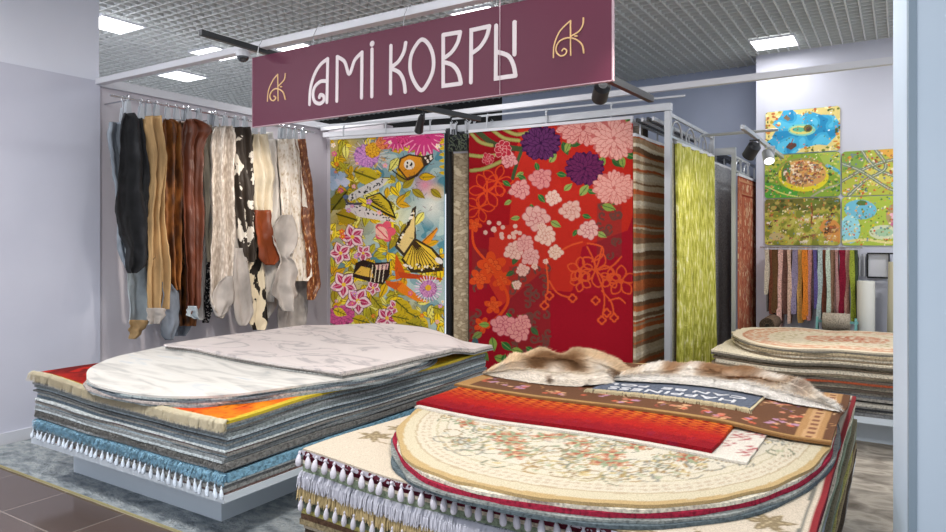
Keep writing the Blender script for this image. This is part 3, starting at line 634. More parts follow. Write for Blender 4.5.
def col2(u, v):
    n = mnoise.noise((u*11, v*4, 5)); c = cmix('#f0e9e0', '#dfcbb2', .4+n)
    c = cmix(c, '#9c7656', (.24-math.hypot((u-.45)*.75, (v-.62)*.75)+.16*n)*6); c = cmix(c, '#a08571', (.08-math.hypot((u-.79)*1.2, (v-.6)*.3)+.03*n)*14); c = cmix(c, '#8f7560', (.05-math.hypot((u-.2), (v-.75)*.25)+.03*n)*18)
    c = cmix(c, '#f3efea', (.33-v)*5); c = cmix(c, '#f0ebe4', (u-.84)*8); return c
def zz(x, y):
    k = OT5(x, y)+.0085 if (-1.43 < x < -.57 and 3.29 < y < 3.75) else OT4(x, y)+.0105
    return k+.001
fr1 = [onz(482, 373, .735), onz(510, 377, .735), onz(540, 381, .735), onz(565, 383, .735), onz(590, 384, .735), onz(606, 382, .735), onz(612, 376, .74)]
bk1 = [onz(484, 372, .735), onz(513, 361, .75), onz(540, 352, .77), onz(565, 348, .80), onz(579, 346, .80), onz(605, 348, .80), onz(636, 356, .79)]
fur_hide([(p.x, p.y) for p in fr1], [(p.x, p.y) for p in bk1], zz, col1, 'brown backed cream fur hide, left one on the front stack', .12, seed=1, hairs=22000)
fr2 = [onz(612, 378, .738), onz(640, 380, .738), onz(675, 382, .738), onz(710, 385, .738), onz(745, 390, .738), onz(780, 396, .735), onz(810, 400, .735), onz(836, 405, .732)]
bk2 = [onz(622, 366, .76), onz(640, 361, .78), onz(670, 359, .79), onz(700, 358, .79), onz(735, 363, .78), onz(770, 370, .77), onz(800, 378, .75), onz(815, 390, .74), onz(838, 403, .732)]
fur_hide([(p.x, p.y) for p in fr2], [(p.x, p.y) for p in bk2], lambda x, y: zz(x, y)+.004, col2, 'white and tan patched fur hide, right one on the front stack', .085, seed=2, hairs=24000)

# ===== far right stack
def sR(x, y): return 1+.07*mnoise.noise((x*2.2, y*.6, 5))+.03*math.sin(x*4+1)
RX0, RX1, RY0, RY1 = -1.26, .5, 5.6, 7.15
e = tag(empty('display_platform', (-.4, 6.4, 0)), 'low pale platform under the far rug stack beside the right pillar', 'platform')
MB().box(-1.0, .3, 5.85, 6.95, .0, .2).build('plinth', M['board'], e); MB().box(RX0-.02, RX1, RY0-.03, RY1, .2, .245).build('platform_top', M['board'], e)
cs = [('#77787a', 'grey'), ('#a9a49c', 'pale grey'), ('#4c4d50', 'charcoal'), ('#8b8c8c', 'mid grey'), ('#b9b4aa', 'stone'), ('#5a5856', 'dark grey'), ('#94908a', 'warm grey'), ('#6e7073', 'slate'), ('#aaa296', 'beige grey'), ('#5b5149', 'umber'), ('#c9bda8', 'cream'), ('#7e7468', 'taupe'),
      ('#b0573a', 'rust orange'), ('#6b6259', 'brown grey'), ('#cbbda3', 'pale sand'), ('#8b7d6a', 'khaki'), ('#d3c8b4', 'ivory'), ('#776a5b', 'mushroom'), ('#b7a88d', 'sand'), ('#6b655c', 'dark taupe'), ('#d0c4ae', 'light cream')]
RS, RT = stack([(c, w, random.uniform(.011, .017), 0) for c, w in cs], RX0, RX1, RY0, RY1, .246, .36, sR, 'far right stack', 'rugs in the far stack', .03, 26, 12, .02)
z = 0
for i, (c, wd) in enumerate((('#8a7c68', 'khaki'), ('#d4cab8', 'ivory'), ('#9a8b74', 'fawn'), ('#c2b193', 'sand'), ('#7f7a70', 'grey taupe'))):
    o = oval('oval_rug', -.32-.01*i, 6.36, .90-.006*i, .73-.004*i, lambda x, y, z=z: RT(x, y)+z, .0125, fabric(c), None, 8, 90, 2.6, i+80, .03); z += .0135
    tag(o, '%s oval rug lying %s under the far patterned oval rug' % (wd, ['fifth', 'fourth', 'third', 'second', 'just'][i]), 'rug', 'oval rugs in the far stack')
def paint_far(V):
    P = Paint(V[:,0], V[:,1], '#dfd0b8'); q = (np.abs((V[:,0]+.38)/.86)**2.6+np.abs((V[:,1]-6.36)/.7)**2.6)**(1/2.6)
    n = np.array([mnoise.noise((v[0]*28, v[1]*28, 4)) for v in V])
    m = (q > .68) & (q < .88) & (n > -.05); P.C[m] = lin('#cf9d82'); m = (q > .88) & (q < .91); P.C[m] = lin('#c08a6e'); m = (q < .36) & (n > -.1); P.C[m] = lin('#cb8f72'); m = (q > .4) & (q < .66) & (n > .22); P.C[m] = lin('#bfae8a'); m = (q < .16) & (n > 0); P.C[m] = lin('#b96a50')
    return P.C
o = oval('oval_rug', -.38, 6.36, .86, .70, lambda x, y: RT(x, y)+z, .012, vcol(), None, 60, 220, 2.6, 90, .02, paint_far); tag(o, 'cream oval rug with coral medallion and border, on top of the far stack', 'rug')

# ---------------------------------------------------------------- hanging rugs
def hang(name, A, B, z1, z0, mat_, label, paint=None, nx=40, nz=60, th=.012, wave=0, nw=3, bar=True, hooks=2, railz=2.68, smooth=True, phase=0, hookdy=0):
    A = Vector((A[0], A[1], 0)); B = Vector((B[0], B[1], 0)); d = (B-A); L = d.length; d.normalize(); nrm = Vector((d.y, -d.x, 0))
    V = []
    for s in (0, 1):
        for j in range(nz+1):
            for i in range(nx+1):
                u = i/nx; v = j/nz; off = wave*math.sin(2*PI*nw*u+phase+.6*math.sin(v*3))*(.35+.65*v)
                p = A+d*(L*u)+nrm*(off+(th/2 if s == 0 else -th/2)); V.append((p.x, p.y, z0+(z1-z0)*v if False else z1+(z0-z1)*v))
    N = (nx+1)*(nz+1); Fc = []
    for j in range(nz):
        for i in range(nx): a = j*(nx+1)+i; Fc.append((a, a+nx+1, a+nx+2, a+1)); Fc.append((a+N, a+1+N, a+nx+2+N, a+nx+1+N))
    for i in range(nx): Fc.append((i, i+1, i+1+N, i+N)); a = nz*(nx+1)+i; Fc.append((a+1, a, a+N, a+1+N))
    for j in range(nz): a = j*(nx+1); b = a+nx+1; Fc.append((a+N, b+N, b, a)); a += nx; b += nx; Fc.append((b+N, a+N, a, b))
    dye = paint(np.array(V)) if paint else None
    o = mesh(name, V, Fc, mat_, None, False, dye); tag(o, label, 'hanging rug')
    if bar:
        hb = MB().bar(A+d*(-.005)+Vector((0, 0, z1+.008)), B+d*.005+Vector((0, 0, z1+.008)), .022, .026).build('hanging_bar', M['white_metal'], o)
    for k in range(hooks):
        p = A+d*(L*(.12+.76*k/max(1, hooks-1)))
        MB().bar(p+Vector((0, 0, z1+.01)), p+Vector((0, 0, railz)), .014, .008).tube([p+Vector((0, 0, railz-.03)), p+Vector((.02, 0, railz)), p+Vector((0, 0, railz+.022)), p+Vector((-.02, 0, railz))], .005, 6).build('hook', M['grey_metal'], hb if bar else o)
    return o
def paint_red(V):
    X, Y = seen(V); P = Paint(X, Y, '#9a0f22').fr(465, 110, 4.092); r = random.Random(2)
    P.poly([(120, 60), (700, 30), (700, 400), (640, 560), (480, 700), (430, 745), (340, 735), (300, 640), (100, 560), (100, 400)], '#bf2b1f')
    P.poly([(350, 80), (700, 30), (700, 330), (400, 330)], '#ba271d'); P.poly([(0, 0), (190, 60), (230, 100), (180, 240), (0, 330)], '#8f0d17'); P.poly([(0, 240), (200, 240), (180, 470), (0, 500)], '#a1121b')
    P.poly([(0, 470), (110, 470), (160, 700), (0, 730)], '#93101f'); P.poly([(100, 520), (330, 520), (330, 650), (150, 800), (90, 700)], '#c03022'); P.poly([(480, 560), (700, 480), (700, 780), (440, 740)], '#9f1226')
    # damask in taupe
    for (x0, x1, y0, y1) in ((180, 350, 640, 1040), (540, 640, 380, 600), (30, 90, 560, 730), (20, 60, 820, 1000)):
        P.poly([(x0, y0), (x1, y0+10), (x1, y1), (x0, y1)], '#7a3030' if x0 > 500 else '#7e2a2a', .5)
        for k in range(int((x1-x0)*(y1-y0)/1400)):
            x = r.uniform(x0+8, x1-8); y = r.uniform(y0, y1); a = r.uniform(0, 6); P.stroke([(x+18*(1-j/7)*math.cos(a+j), y+18*(1-j/7)*math.sin(a+j)) for j in range(6)], 9, '#6e4038')
    # light orange-red line peonies
    for (x, y, s, n) in ((90, 330, 62, 6), (130, 290, 55, 5), (60, 400, 50, 5)):
        for k in range(n):
            t = 2*PI*k/n
            P.stroke([(x, y), (x+s*.8*math.cos(t-.4), y+s*.8*math.sin(t-.4)), (x+s*1.2*math.cos(t), y+s*1.2*math.sin(t)), (x+s*.8*math.cos(t+.4), y+s*.8*math.sin(t+.4)), (x, y)], 5, '#d8481f')
    for (x, y, s) in ((110, 640, 62), (60, 690, 45), (150, 700, 40), (115, 800, 38), (70, 880, 35), (40, 470, 30)):
        P.flower(x, y, s, 5, '#d6481c', .5, s); P.peony(x, y, s*.6, '#dd5a25', '#a8201a', 5, s)
    P.stroke([(110, 640), (175, 760), (150, 830), (90, 880)], 12, '#d6481c'); P.stroke([(110, 640), (40, 560), (30, 480)], 10, '#d6481c')
    for (x, y, s) in ((535, 655, 68), (475, 700, 42), (470, 655, 50), (640, 700, 60), (595, 690, 40)):
        for k in range(5):
            t = 2*PI*k/5+s; P.stroke([(x, y), (x+s*.7*math.cos(t-.5), y+s*.7*math.sin(t-.5)), (x+s*1.05*math.cos(t), y+s*1.05*math.sin(t)), (x+s*.7*math.cos(t+.5), y+s*.7*math.sin(t+.5)), (x, y)], 6, '#d9542a')
        P.flower(x, y, 12, 6, '#d9542a')
    for pts in ([(535, 655), (570, 760), (560, 860)], [(560, 740), (600, 790), (610, 850)], [(330, 620), (340, 720), (325, 800)], [(345, 700), (380, 750), (440, 770)], [(500, 560), (520, 600), (535, 640)], [(560, 560), (550, 610), (540, 640)], [(640, 600), (600, 640), (540, 655)],
                [(590, 780), (630, 770), (655, 790)], [(325, 620), (420, 560), (480, 540)], [(500, 545), (560, 560), (560, 600), (520, 620)]): P.stroke(pts, 7, '#d9542a')
    for (x, y) in ((560, 860), (610, 850), (580, 830), (325, 800), (440, 770), (345, 760), (535, 780)): P.flower(x, y, 20, 4, '#d9542a', .3); P.flower(x, y, 11, 4, '#8f1022', .3)
    # dark green fronds top left
    P.stroke([(20, 60), (120, 140), (230, 160)], 22, '#3f4a2c')
    for pts in ([(20, 90), (60, 130), (110, 145)], [(20, 185), (70, 190), (120, 185)], [(25, 248), (80, 240), (150, 210)], [(110, 80), (160, 115), (220, 125)], [(160, 80), (210, 100), (265, 92)]):
        P.stroke(pts, 15, '#8d8a4a'); P.stroke(pts, 8, '#a6a05a')
    P.stroke([(250, 120), (215, 210), (195, 280)], 14, '#3c5132')
    # leaves
    for (x, y, l, a, c) in ((400, 130, 60, 1.2, '#2f5a30'), (430, 130, 50, 2., '#8fa04e'), (480, 120, 60, 2.6, '#2f5a30'), (600, 200, 60, .6, '#2f5a30'), (640, 190, 50, 1.4, '#86a04a'), (570, 190, 60, 2., '#7d9c48'), (650, 175, 60, .4, '#2e6a33'),
                            (510, 190, 55, 1.9, '#86a04a'), (610, 30, 50, .2, '#2e6a33'), (640, 20, 45, .8, '#86a04a'), (660, 40, 40, -.3, '#2e6a33'), (290, 215, 40, 1.3, '#2e6a33'), (345, 215, 50, -.9, '#94a858'), (375, 260, 45, .2, '#2e6a33'), (240, 255, 40, 2.6, '#94a858'),
                            (250, 285, 40, 3.6, '#2e6a33'), (405, 330, 45, -.7, '#94a858'), (300, 345, 45, .9, '#2e6a33'), (270, 385, 40, 1.4, '#2e6a33'), (190, 370, 35, 2.6, '#94a858'), (350, 455, 50, .5, '#94a858'), (480, 430, 40, .3, '#2e6a33'), (470, 350, 60, -.9, '#94a858'),
                            (500, 330, 45, .2, '#2e6a33'), (560, 390, 60, .3, '#86a04a'), (600, 385, 35, -.4, '#2e6a33'), (460, 490, 35, 2.2, '#2e6a33'), (540, 500, 45, .5, '#94a858'), (155, 290, 40, .6, '#2e6a33'), (225, 440, 40, 3., '#94a858'), (175, 340, 30, -.5, '#2e6a33'),
                            (215, 590, 50, 2., '#3d5a34'), (200, 660, 40, 2.6, '#3d5a34'), (195, 700, 40, 1.2, '#5a7a40'), (170, 830, 45, 1., '#2e6a33'), (215, 840, 50, .6, '#86a04a'), (70, 910, 50, 2.6, '#7c8a4a'), (110, 930, 60, 1.4, '#86a04a'), (150, 950, 55, .7, '#2e6a33'), (190, 980, 50, .2, '#86a04a'),
                            (60, 980, 60, .9, '#5d7a44'), (120, 1010, 60, .3, '#86a04a'), (250, 970, 40, .6, '#2e6a33'), (40, 930, 50, 1.5, '#3f5a6a'), (100, 880, 45, 3.2, '#86a04a'), (270, 890, 45, .8, '#3a5a38'), (230, 1010, 50, .9, '#3a5a38'), (165, 1000, 40, 1.9, '#2e6a33')):
        P.leaf(x, y, l, l*.27, a, c, '#4a6a35' if c != '#2e6a33' else '#7a9a50')
    P.mum(310, 135, 82, '#5e2a5c', '#33123c', 22, .85); P.mum(490, 240, 80, '#6b2656', '#3c1440', 22, .85)
    P.mum(485, 72, 112, '#dd9a92', '#b34a4a', 20, .6); P.mum(610, 115, 98, '#e6aaa0', '#c56a66', 20, .9); P.mum(610, 318, 88, '#e2a49a', '#c66a64', 20, .75)
    for (x, y, s, c, l) in ((310, 280, 48, '#dc8f8c', '#b9505a'), (225, 325, 44, '#dd9a95', '#b9505a'), (180, 205, 35, '#dd9a9a', '#a83a44'), (155, 160, 38, '#b3263a', '#e2a8a4'), (95, 200, 26, '#b3263a', '#dd9a9a'),
                            (360, 360, 34, '#e8c4b4', '#cf8078'), (432, 410, 46, '#e2b4a6', '#c77870'), (290, 440, 56, '#e0aca2', '#c0686a'), (505, 490, 44, '#e2b2a8', '#b9606a'), (330, 515, 44, '#e6c0ae', '#c98074'), (370, 582, 32, '#e6c4ae', '#cb8878'),
                            (200, 575, 42, '#e4b8a8', '#c47a74'), (245, 545, 38, '#dfa29a', '#c06868'), (268, 600, 40, '#dfa8a0', '#c06868'), (236, 655, 28, '#e2b6a6', '#c47a74'), (212, 715, 20, '#e2c0ac', '#c47a74'), (315, 480, 20, '#e6c0ae', '#c98074'), (285, 640, 14, '#e6c0ae', '#c98074'), (330, 620, 12, '#e6c0ae', '#c98074'),
                            (155, 880, 50, '#dd8f8e', '#b2485a'), (220, 905, 48, '#dd958f', '#b2485a'), (235, 870, 36, '#dd958f', '#b2485a')): P.peony(x, y, s, c, l, 7, s*.1)
    for k in range(16): P.ell(80+r.uniform(0, 150), 455+r.uniform(0, 70), 9, 9, 0, '#dcb0a0')
    return P.C
def paint_butterfly(V):
    X, Y = seen(V); P = Paint(X, Y, '#7f9ea2').fr(320, 125, 4.838); r = random.Random(12)
    n = np.array([mnoise.noise((a*.06, b*.06, 1)) for a, b in zip(X, Y)])
    P.C[n > .1] = lin('#a8bcb8'); P.C[n < -.25] = lin('#4f8290')
    def mixn(c, cx_, cy_, rad): w = np.clip(1-np.hypot(X-cx_, Y-cy_)/rad, 0, 1)[:,None]; P.C = P.C*(1-w)+np.array(lin(c))*w
    mixn('#d9d8cc', 432, 205, 24); mixn('#d98a9a', 425, 185, 15); mixn('#d9ab60', 437, 192, 10); mixn('#d8d2a8', 392, 215, 30); mixn('#c9a428', 345, 150, 34); mixn('#b99a20', 345, 220, 36); mixn('#cfa81e', 350, 300, 40); mixn('#b8a028', 405, 320, 30)
    # loose yellow leaves
    for k in range(430):
        x = r.uniform(328, 446); y = r.uniform(133, 335)
        if x > 408 and 150 < y < 240 and r.random() < .85: continue
        if x > 400 and 280 < y < 300: continue
        P.fr(0, 0, 1); a = r.uniform(-.9, 2.2); l = r.uniform(7, 17); P.leaf(x-.4, y-.3, l*1.05, l*.25, a, '#6b5a1c'); P.leaf(x, y, l, l*.22, a, r.choice(('#e8c520', '#d9aa1c', '#efd23a', '#b8ae30', '#cf9a1e', '#a08c24', '#e2d870')), r.choice(('#6d5f14', '#8a7a18')))
    P.fr(320, 125, 4.838)
    # spiky grey-pink bloom, top
    for k in range(40):
        t = 2*PI*k/40; P.stroke([(240, 150), (240+100*math.cos(t), 150+80*math.sin(t))], 4, '#9a8f8a' if k % 2 else '#c9b9b0', sm=False)
    P.mum(225, 150, 62, '#c98ac0', '#8a5a9a', 18, .9); P.mum(255, 122, 38, '#e0a82a', '#a86a18', 12)
    P.mum(315, 85, 46, '#e0874a', '#b33a30', 10, .7)
    # magenta petals on the upper right
    for (cx_, cy_, s) in ((375, 80, 80), (500, 70, 120)):
        for k in range(9):
            t = .1+k*.36; P.leaf(cx_, cy_-25, s, s*.17, t, '#c93a78', '#eda0b8')
    P.mum(400, 60, 34, '#d84a80', '#a41a50', 10)
    for k in range(6): P.leaf(575, 90+k*28, 60, 9, -.4+.5*k*.2, '#d9b31c', '#8a7a18')
    # blue-white cluster
    for k in range(9): P.flower(75+55*math.cos(k*2.4)*(k/9), 262+50*math.sin(k*2.4)*(k/9), 24, 4, r.choice(('#a9bcd4', '#c4c8dc', '#8fa8c4')), .3, k); 
    # large leaf
    P.leaf(165, 225, 150, 42, .35, '#c9b026', '#6a6418'); P.leaf(60, 410, 120, 40, -.9, '#7d7420', '#3c3a12'); P.leaf(80, 430, 110, 38, .3, '#a3881c', '#4c4414')
    # orange butterfly
    P.poly([(375, 210), (385, 160), (430, 140), (500, 150), (510, 200), (470, 250), (420, 265)], '#4a3524'); P.poly([(382, 205), (395, 165), (432, 148), (490, 158), (500, 198), (462, 240), (420, 254)], '#d98f24')
    P.ell(432, 192, 26, 24, 0, '#e6dcd0'); [P.ell(420+r.uniform(0, 25), 180+r.uniform(0, 24), 4, 5, 0, '#2c2420') for _ in range(8)]
    P.poly([(500, 150), (545, 138), (550, 165), (520, 195), (505, 200)], '#3a2a22'); [P.ell(510+r.uniform(0, 30), 150+r.uniform(0, 35), 5, 5, 0, '#ecdcca') for _ in range(8)]
    P.stroke([(350, 220), (420, 265), (470, 240)], 6, '#2c2420')
    # pale speckled butterfly
    P.poly([(130, 345), (190, 305), (290, 255), (330, 262), (300, 300), (210, 340), (145, 370)], '#cfc9c6'); P.poly([(130, 370), (210, 395), (340, 450), (370, 470), (300, 462), (190, 445), (120, 405)], '#d2c8c4')
    P.poly([(220, 350), (290, 325), (340, 370), (370, 455), (330, 440), (235, 385)], '#2f2a18'); P.poly([(230, 352), (288, 333), (330, 375), (358, 440), (325, 425), (240, 380)], '#c2a827')
    for k in range(6): P.stroke([(235, 362), (270+k*14, 345+k*16)], 4, '#3a3418')
    for k in range(46):
        t = r.random(); s_ = r.choice((0, 1)); x, y = (140+t*180, 352-t*90) if s_ == 0 else (130+t*225, 380+t*80)
        P.ell(x+r.uniform(-8, 8), y+r.uniform(-10, 14), 6, 3, r.uniform(0, 3), '#2e2a2c')
    P.stroke([(120, 350), (140, 380), (200, 380)], 12, '#4a4650'); P.ell(125, 348, 14, 10, 0, '#5a6a88')
    # lower half in its own frame
    P.fr(320, 225, 4.62)
    # rose lilies
    def lily(x, y, s, a0):
        for k in range(5):
            t = a0+2*PI*k/5; P.leaf(x, y, s*1.1, s*.47, t, '#6a2a40'); P.leaf(x, y, s*1.05, s*.42, t, '#e6c9cc'); P.leaf(x+s*.05*math.cos(t), y+s*.05*math.sin(t), s*.85, s*.22, t, '#b3305a', '#e39ab0')
        P.ell(x, y, s*.16, s*.16, 0, '#e2b83a')
    for q in ((150, 55, 58, 1.9), (95, 130, 52, .6), (110, 275, 62, .4), (175, 350, 62, 1.5), (310, 430, 56, 1.5), (345, 380, 36, -.8), (200, 130, 42, 2.9), (245, 290, 36, .4)): lily(*q)
    P.mum(95, 420, 66, '#c9568a', '#8a3460', 16, .7); P.flower(300, 30, 50, 5, '#d8556a', .3); P.leaf(260, 10, 80, 26, .8, '#e8b0a0', '#d04a5a')
    # orange petals
    P.poly([(350, 130), (380, 190), (400, 235), (350, 255), (345, 200)], '#c9561a'); P.poly([(360, 215), (560, 245), (570, 255), (450, 250), (370, 245)], '#b8431c'); P.poly([(330, 265), (370, 255), (470, 340), (500, 360), (440, 350), (350, 300)], '#dd7a1e'); P.poly([(300, 255), (380, 270), (350, 300), (310, 280)], '#c9561a')
    P.poly([(455, 90), (540, 10), (545, 20), (510, 80), (470, 100)], '#d9861e'); P.stroke([(457, 95), (540, 15)], 4, '#6a4a18')
    # right large butterfly
    P.poly([(375, 160), (440, 60), (520, 105), (570, 160), (568, 212), (480, 222), (420, 220)], '#3a2c1c'); P.poly([(385, 155), (440, 72), (512, 112), (555, 165), (550, 195), (480, 205), (425, 205)], '#d9b63a')
    P.poly([(345, 100), (370, 40), (410, -10), (425, -75), (445, -90), (440, -20), (445, 60), (385, 145)], '#3c3026'); P.poly([(358, 95), (378, 50), (415, 0), (432, -70), (438, -20), (435, 60), (388, 130)], '#dcc07c')
    for k in range(11): t = k/10; P.stroke([(438, 72), (380+t*180, 160+55*math.sin(t*2.6))], 4, '#3c2c18')
    for k in range(34): a = r.random(); P.ell(385+a*175, 185+r.uniform(-5, 30)*math.sin(a*3), 6, 4, r.uniform(0, 3), '#2a2018' if k % 2 else '#e6dccb')
    for k in range(24): a = r.random(); P.ell(355+a*80, 95-a*160+r.uniform(-8, 8), 6, 5, 0, '#2a2018' if k % 2 else '#e8dfd0')
    P.ell(550, 165, 20, 12, .6, '#ded8d2')
    # left small butterfly
    P.poly([(165, 175), (200, 160), (250, 175), (325, 170), (320, 235), (290, 275), (240, 265), (150, 240)], '#2e211c'); P.poly([(190, 190), (235, 200), (250, 245), (200, 235), (160, 225)], '#dcb04a'); P.poly([(255, 185), (318, 178), (312, 205), (262, 208)], '#d8a4a0')
    for k in range(9): P.stroke([(235+k*9, 185), (225+k*9, 262)], 4, '#e6d6b8' if k % 2 else '#2e211c')
    # lilac bloom right, leaves bottom
    for k in range(26): t = 2*PI*k/26; P.stroke([(500, 295), (500+62*math.cos(t), 295+60*math.sin(t))], 5, '#cfa8c8' if k % 2 else '#e2d2da', sm=False)
    P.mum(500, 295, 40, '#c98ab4', '#9a5a94', 14); P.ell(500, 290, 14, 14, 0, '#d9a42a')
    for (x, y, l, a) in ((350, 350, 110, .7), (330, 420, 90, .2), (400, 400, 100, .5), (450, 420, 90, 1.), (520, 380, 70, .3), (400, 450, 110, .3), (240, 330, 80, .9), (230, 380, 80, 1.3), (150, 430, 90, .3), (60, 390, 70, .4)):
        P.leaf(x, y, l, l*.3, a, r.choice(('#c2a520', '#a89a28', '#d4b52c')), '#5c5a1a')
        c, s_ = math.cos(a), math.sin(a)
        for k in (.3, .5, .7):
            for sg in (-1, 1): P.stroke([(x+l*k*c, y+l*k*s_), (x+l*(k+.15)*c-sg*s_*l*.17, y+l*(k+.15)*s_+sg*c*l*.17)], 3, '#7a7020', sm=False)
    P.fr(0, 0, 1)
    for k in range(46):
        x = r.uniform(329, 444); y = r.uniform(134, 334)
        if 395 < x < 444 and 160 < y < 225: continue
        if 360 < x < 444 and 225 < y < 285: continue
        P.flower(x, y, r.uniform(1.6, 3.2), 5, r.choice(('#d9608a', '#e8a0b4', '#e0702a', '#c98ac0', '#f0d8c8')), .4, k); P.ell(x, y, .7, .7, 0, '#e8c520')
    for k in range(260):
        x = r.uniform(328, 445); y = r.uniform(133, 336); a = r.uniform(0, 3); P.stroke([(x, y), (x+3.4*math.cos(a), y+3.4*math.sin(a))], .55, r.choice(('#4a4018', '#6a3040', '#2f4a50')), .7, False)
    P.C = np.clip(P.C*1.12, 0, .95); P.C[X > 444.2] = lin('#3f8ba0')
    return P.C
hang('butterfly_rug', (-5.07, 5.26), (-3.79, 5.51), 2.555, .57, vcol(.8), 'yellow rug printed with butterflies, lilies and leaves, hanging by the left wall', paint_butterfly, 280, 430, .01, 0, 2, True, 3, 2.69)
hang('floral_rug', (-3.515, 5.53), (-1.93, 5.63), 2.535, .2, vcol(.8), 'red rug with pink and purple flowers hanging in the middle of the display', paint_red, 340, 480, .012, 0, 2, True, 3, 2.68)
def banded(name, stops, scale, extra=.6):
    m, nt, b = new_mat(name); n = nt.nodes.new('ShaderNodeTexNoise'); n.inputs['Scale'].default_value = scale; n.inputs['Detail'].default_value = 2.2; n.inputs['Roughness'].default_value = .8
    nt.links.new(coords(nt, (.02, .05, 1)).outputs[0], n.inputs['Vector']); r = ramp(nt, stops, 'CONSTANT')
    n2 = nt.nodes.new('ShaderNodeTexNoise'); n2.inputs['Scale'].default_value = 40; nt.links.new(coords(nt).outputs[0], n2.inputs['Vector'])
    mt = nt.nodes.new('ShaderNodeMath'); mt.operation = 'MULTIPLY_ADD'; mt.inputs[1].default_value = .012; nt.links.new(n2.outputs['Fac'], mt.inputs[0]); nt.links.new(n.outputs['Fac'], mt.inputs[2])
    nt.links.new(mt.outputs[0], r.inputs[0]); nt.links.new(r.outputs[0], b.inputs['Base Color']); b.inputs['Roughness'].default_value = .95; bump(nt, b, 90, 1, .01); return m
stripe = banded('striped shag', [(0, '#5a3526'), (.38, '#a54a24'), (.42, '#8d7a62'), (.46, '#b9a890'), (.5, '#6d4f3a'), (.53, '#b5572a'), (.57, '#cdbfa6'), (.62, '#84684c'), (.66, '#b8643a'), (.72, '#d2c8b4')], 8)
def paint_stripes(V):
    z = V[:,2]; y = V[:,1]; n = np.array([mnoise.noise((b*2.2, a*6, 1)) for a, b in zip(z, y)]); m = np.array([mnoise.noise((b*30, a*50, 3)) for a, b in zip(z, y)])
    P = Paint(y, z, '#7d6650'); r = random.Random(9); q = z+.018*n+.006*m; a = 0; k = 0
    cols = ['#b0603a', '#94785a', '#c9b89e', '#b8683c', '#7a5c44', '#d6cab4', '#a58a6c', '#b05c34', '#cdbda2', '#8a6a50']
    while a < 2.5:
        w = r.uniform(.015, .055); P.C[(q >= a) & (q < a+w)] = lin(cols[k % 10]); a += w; k += 1 if r.random() < .75 else 3
    P.C *= (1+.25*m)[:,None]; return P.C
hang('striped_rug', (-1.86, 5.46), (-1.84, 6.66), 2.36, .25, vcol(b1=(90, 1, .012)), 'striped orange, brown and cream shaggy rug hanging behind the rack post', paint_stripes, 60, 340, .02, .006, 2, True, 3, 2.5)
hang('plain_rug', (-3.58, 5.70), (-1.90, 5.80), 2.5, .2, fabric('#8a8278'), 'grey beige rug hanging right behind the red floral rug', None, 12, 20, .014, 0, 1, True, 2, 2.66)
hang('plain_rug', (-3.60, 5.86), (-1.905, 5.96), 2.5, .2, fabric('#3a3532'), 'dark brown rug hanging farthest behind the red floral rug', None, 12, 20, .014, 0, 1, True, 2, 2.66)
lat = noisy('beige lattice weave', [(.4, '#a89a82'), (.5, '#8c7c64'), (.6, '#c2b49a')], 14, .95, 2, (1, 1, 1.6), bmp=(120, .6, .006))
hang('plain_rug', (-3.84, 5.66), (-3.70, 6.10), 2.5, .3, fabric('#6c6257'), 'taupe rug hanging edge-on beside the butterfly rug', None, 10, 30, .02, 0, 1, True, 2, 2.66)
hang('lattice_rug', (-3.74, 5.60), (-3.60, 5.66), 2.36, .3, lat, 'narrow view of a beige lattice rug between the butterfly and red rugs', None, 10, 30, .016, .004, 1, True, 2, 2.66)
hang('plain_rug', (-3.57, 5.60), (-3.535, 5.66), 2.5, .3, fabric('#4b423b'), 'thin dark rug edge left of the red rug', None, 6, 20, .012, 0, 1, True, 2, 2.66)
dk = noisy('black floral weave', [(.44, '#15161a'), (.5, '#5b6350'), (.58, '#23252a')], 30, .95, 4)
hang('folded_rug', (-3.77, 5.55), (-3.56, 5.575), 2.53, 2.37, dk, 'black patterned rug folded over between the butterfly and red rugs', None, 20, 10, .03, .006, 2, False, 2, 2.66)
green = noisy('yellow green shaggy silk', [(.3, '#8b8a2c'), (.46, '#adab42'), (.57, '#cbc765'), (.68, '#e2dfa8')], 22, .6, 6, (1, 3.4, .5), (.45, 0, 0), bmp=(60, 1, .012), spec=.3)  # pale stops paint diagonal fold highlights into the pile colour
hang('green_rug', (-1.63, 5.86), (-1.60, 7.10), 2.33, .2, green, 'yellow green rug with painted highlights, hanging in soft folds on the side rack', None, 90, 50, .02, .05, 4.5, True, 5, 2.45)
hang('plain_rug', (-1.665, 5.70), (-1.66, 5.90), 2.33, .2, fabric('#9b9683'), 'grey beige rug edge showing left of the green rug', None, 6, 20, .03, .006, 1, True, 2, 2.45)
gr = noisy('speckled grey pile', [(.35, '#7b7d82'), (.5, '#9a9ca1'), (.65, '#b9babe')], 70, .95, 4, bmp=(120, .8, .006))
hang('plain_rug', (-1.62, 7.19), (-1.60, 8.1), 2.28, .3, gr, 'mottled grey rug hanging behind the green rug', None, 20, 20, .02, .01, 2, True, 3, 2.42)
hang('plain_rug', (-1.66, 7.17), (-1.65, 7.26), 2.28, .3, fabric('#b9aea2'), 'pale beige rug edge beside the mottled grey rug', None, 4, 20, .014, 0, 1, True, 2, 2.42)
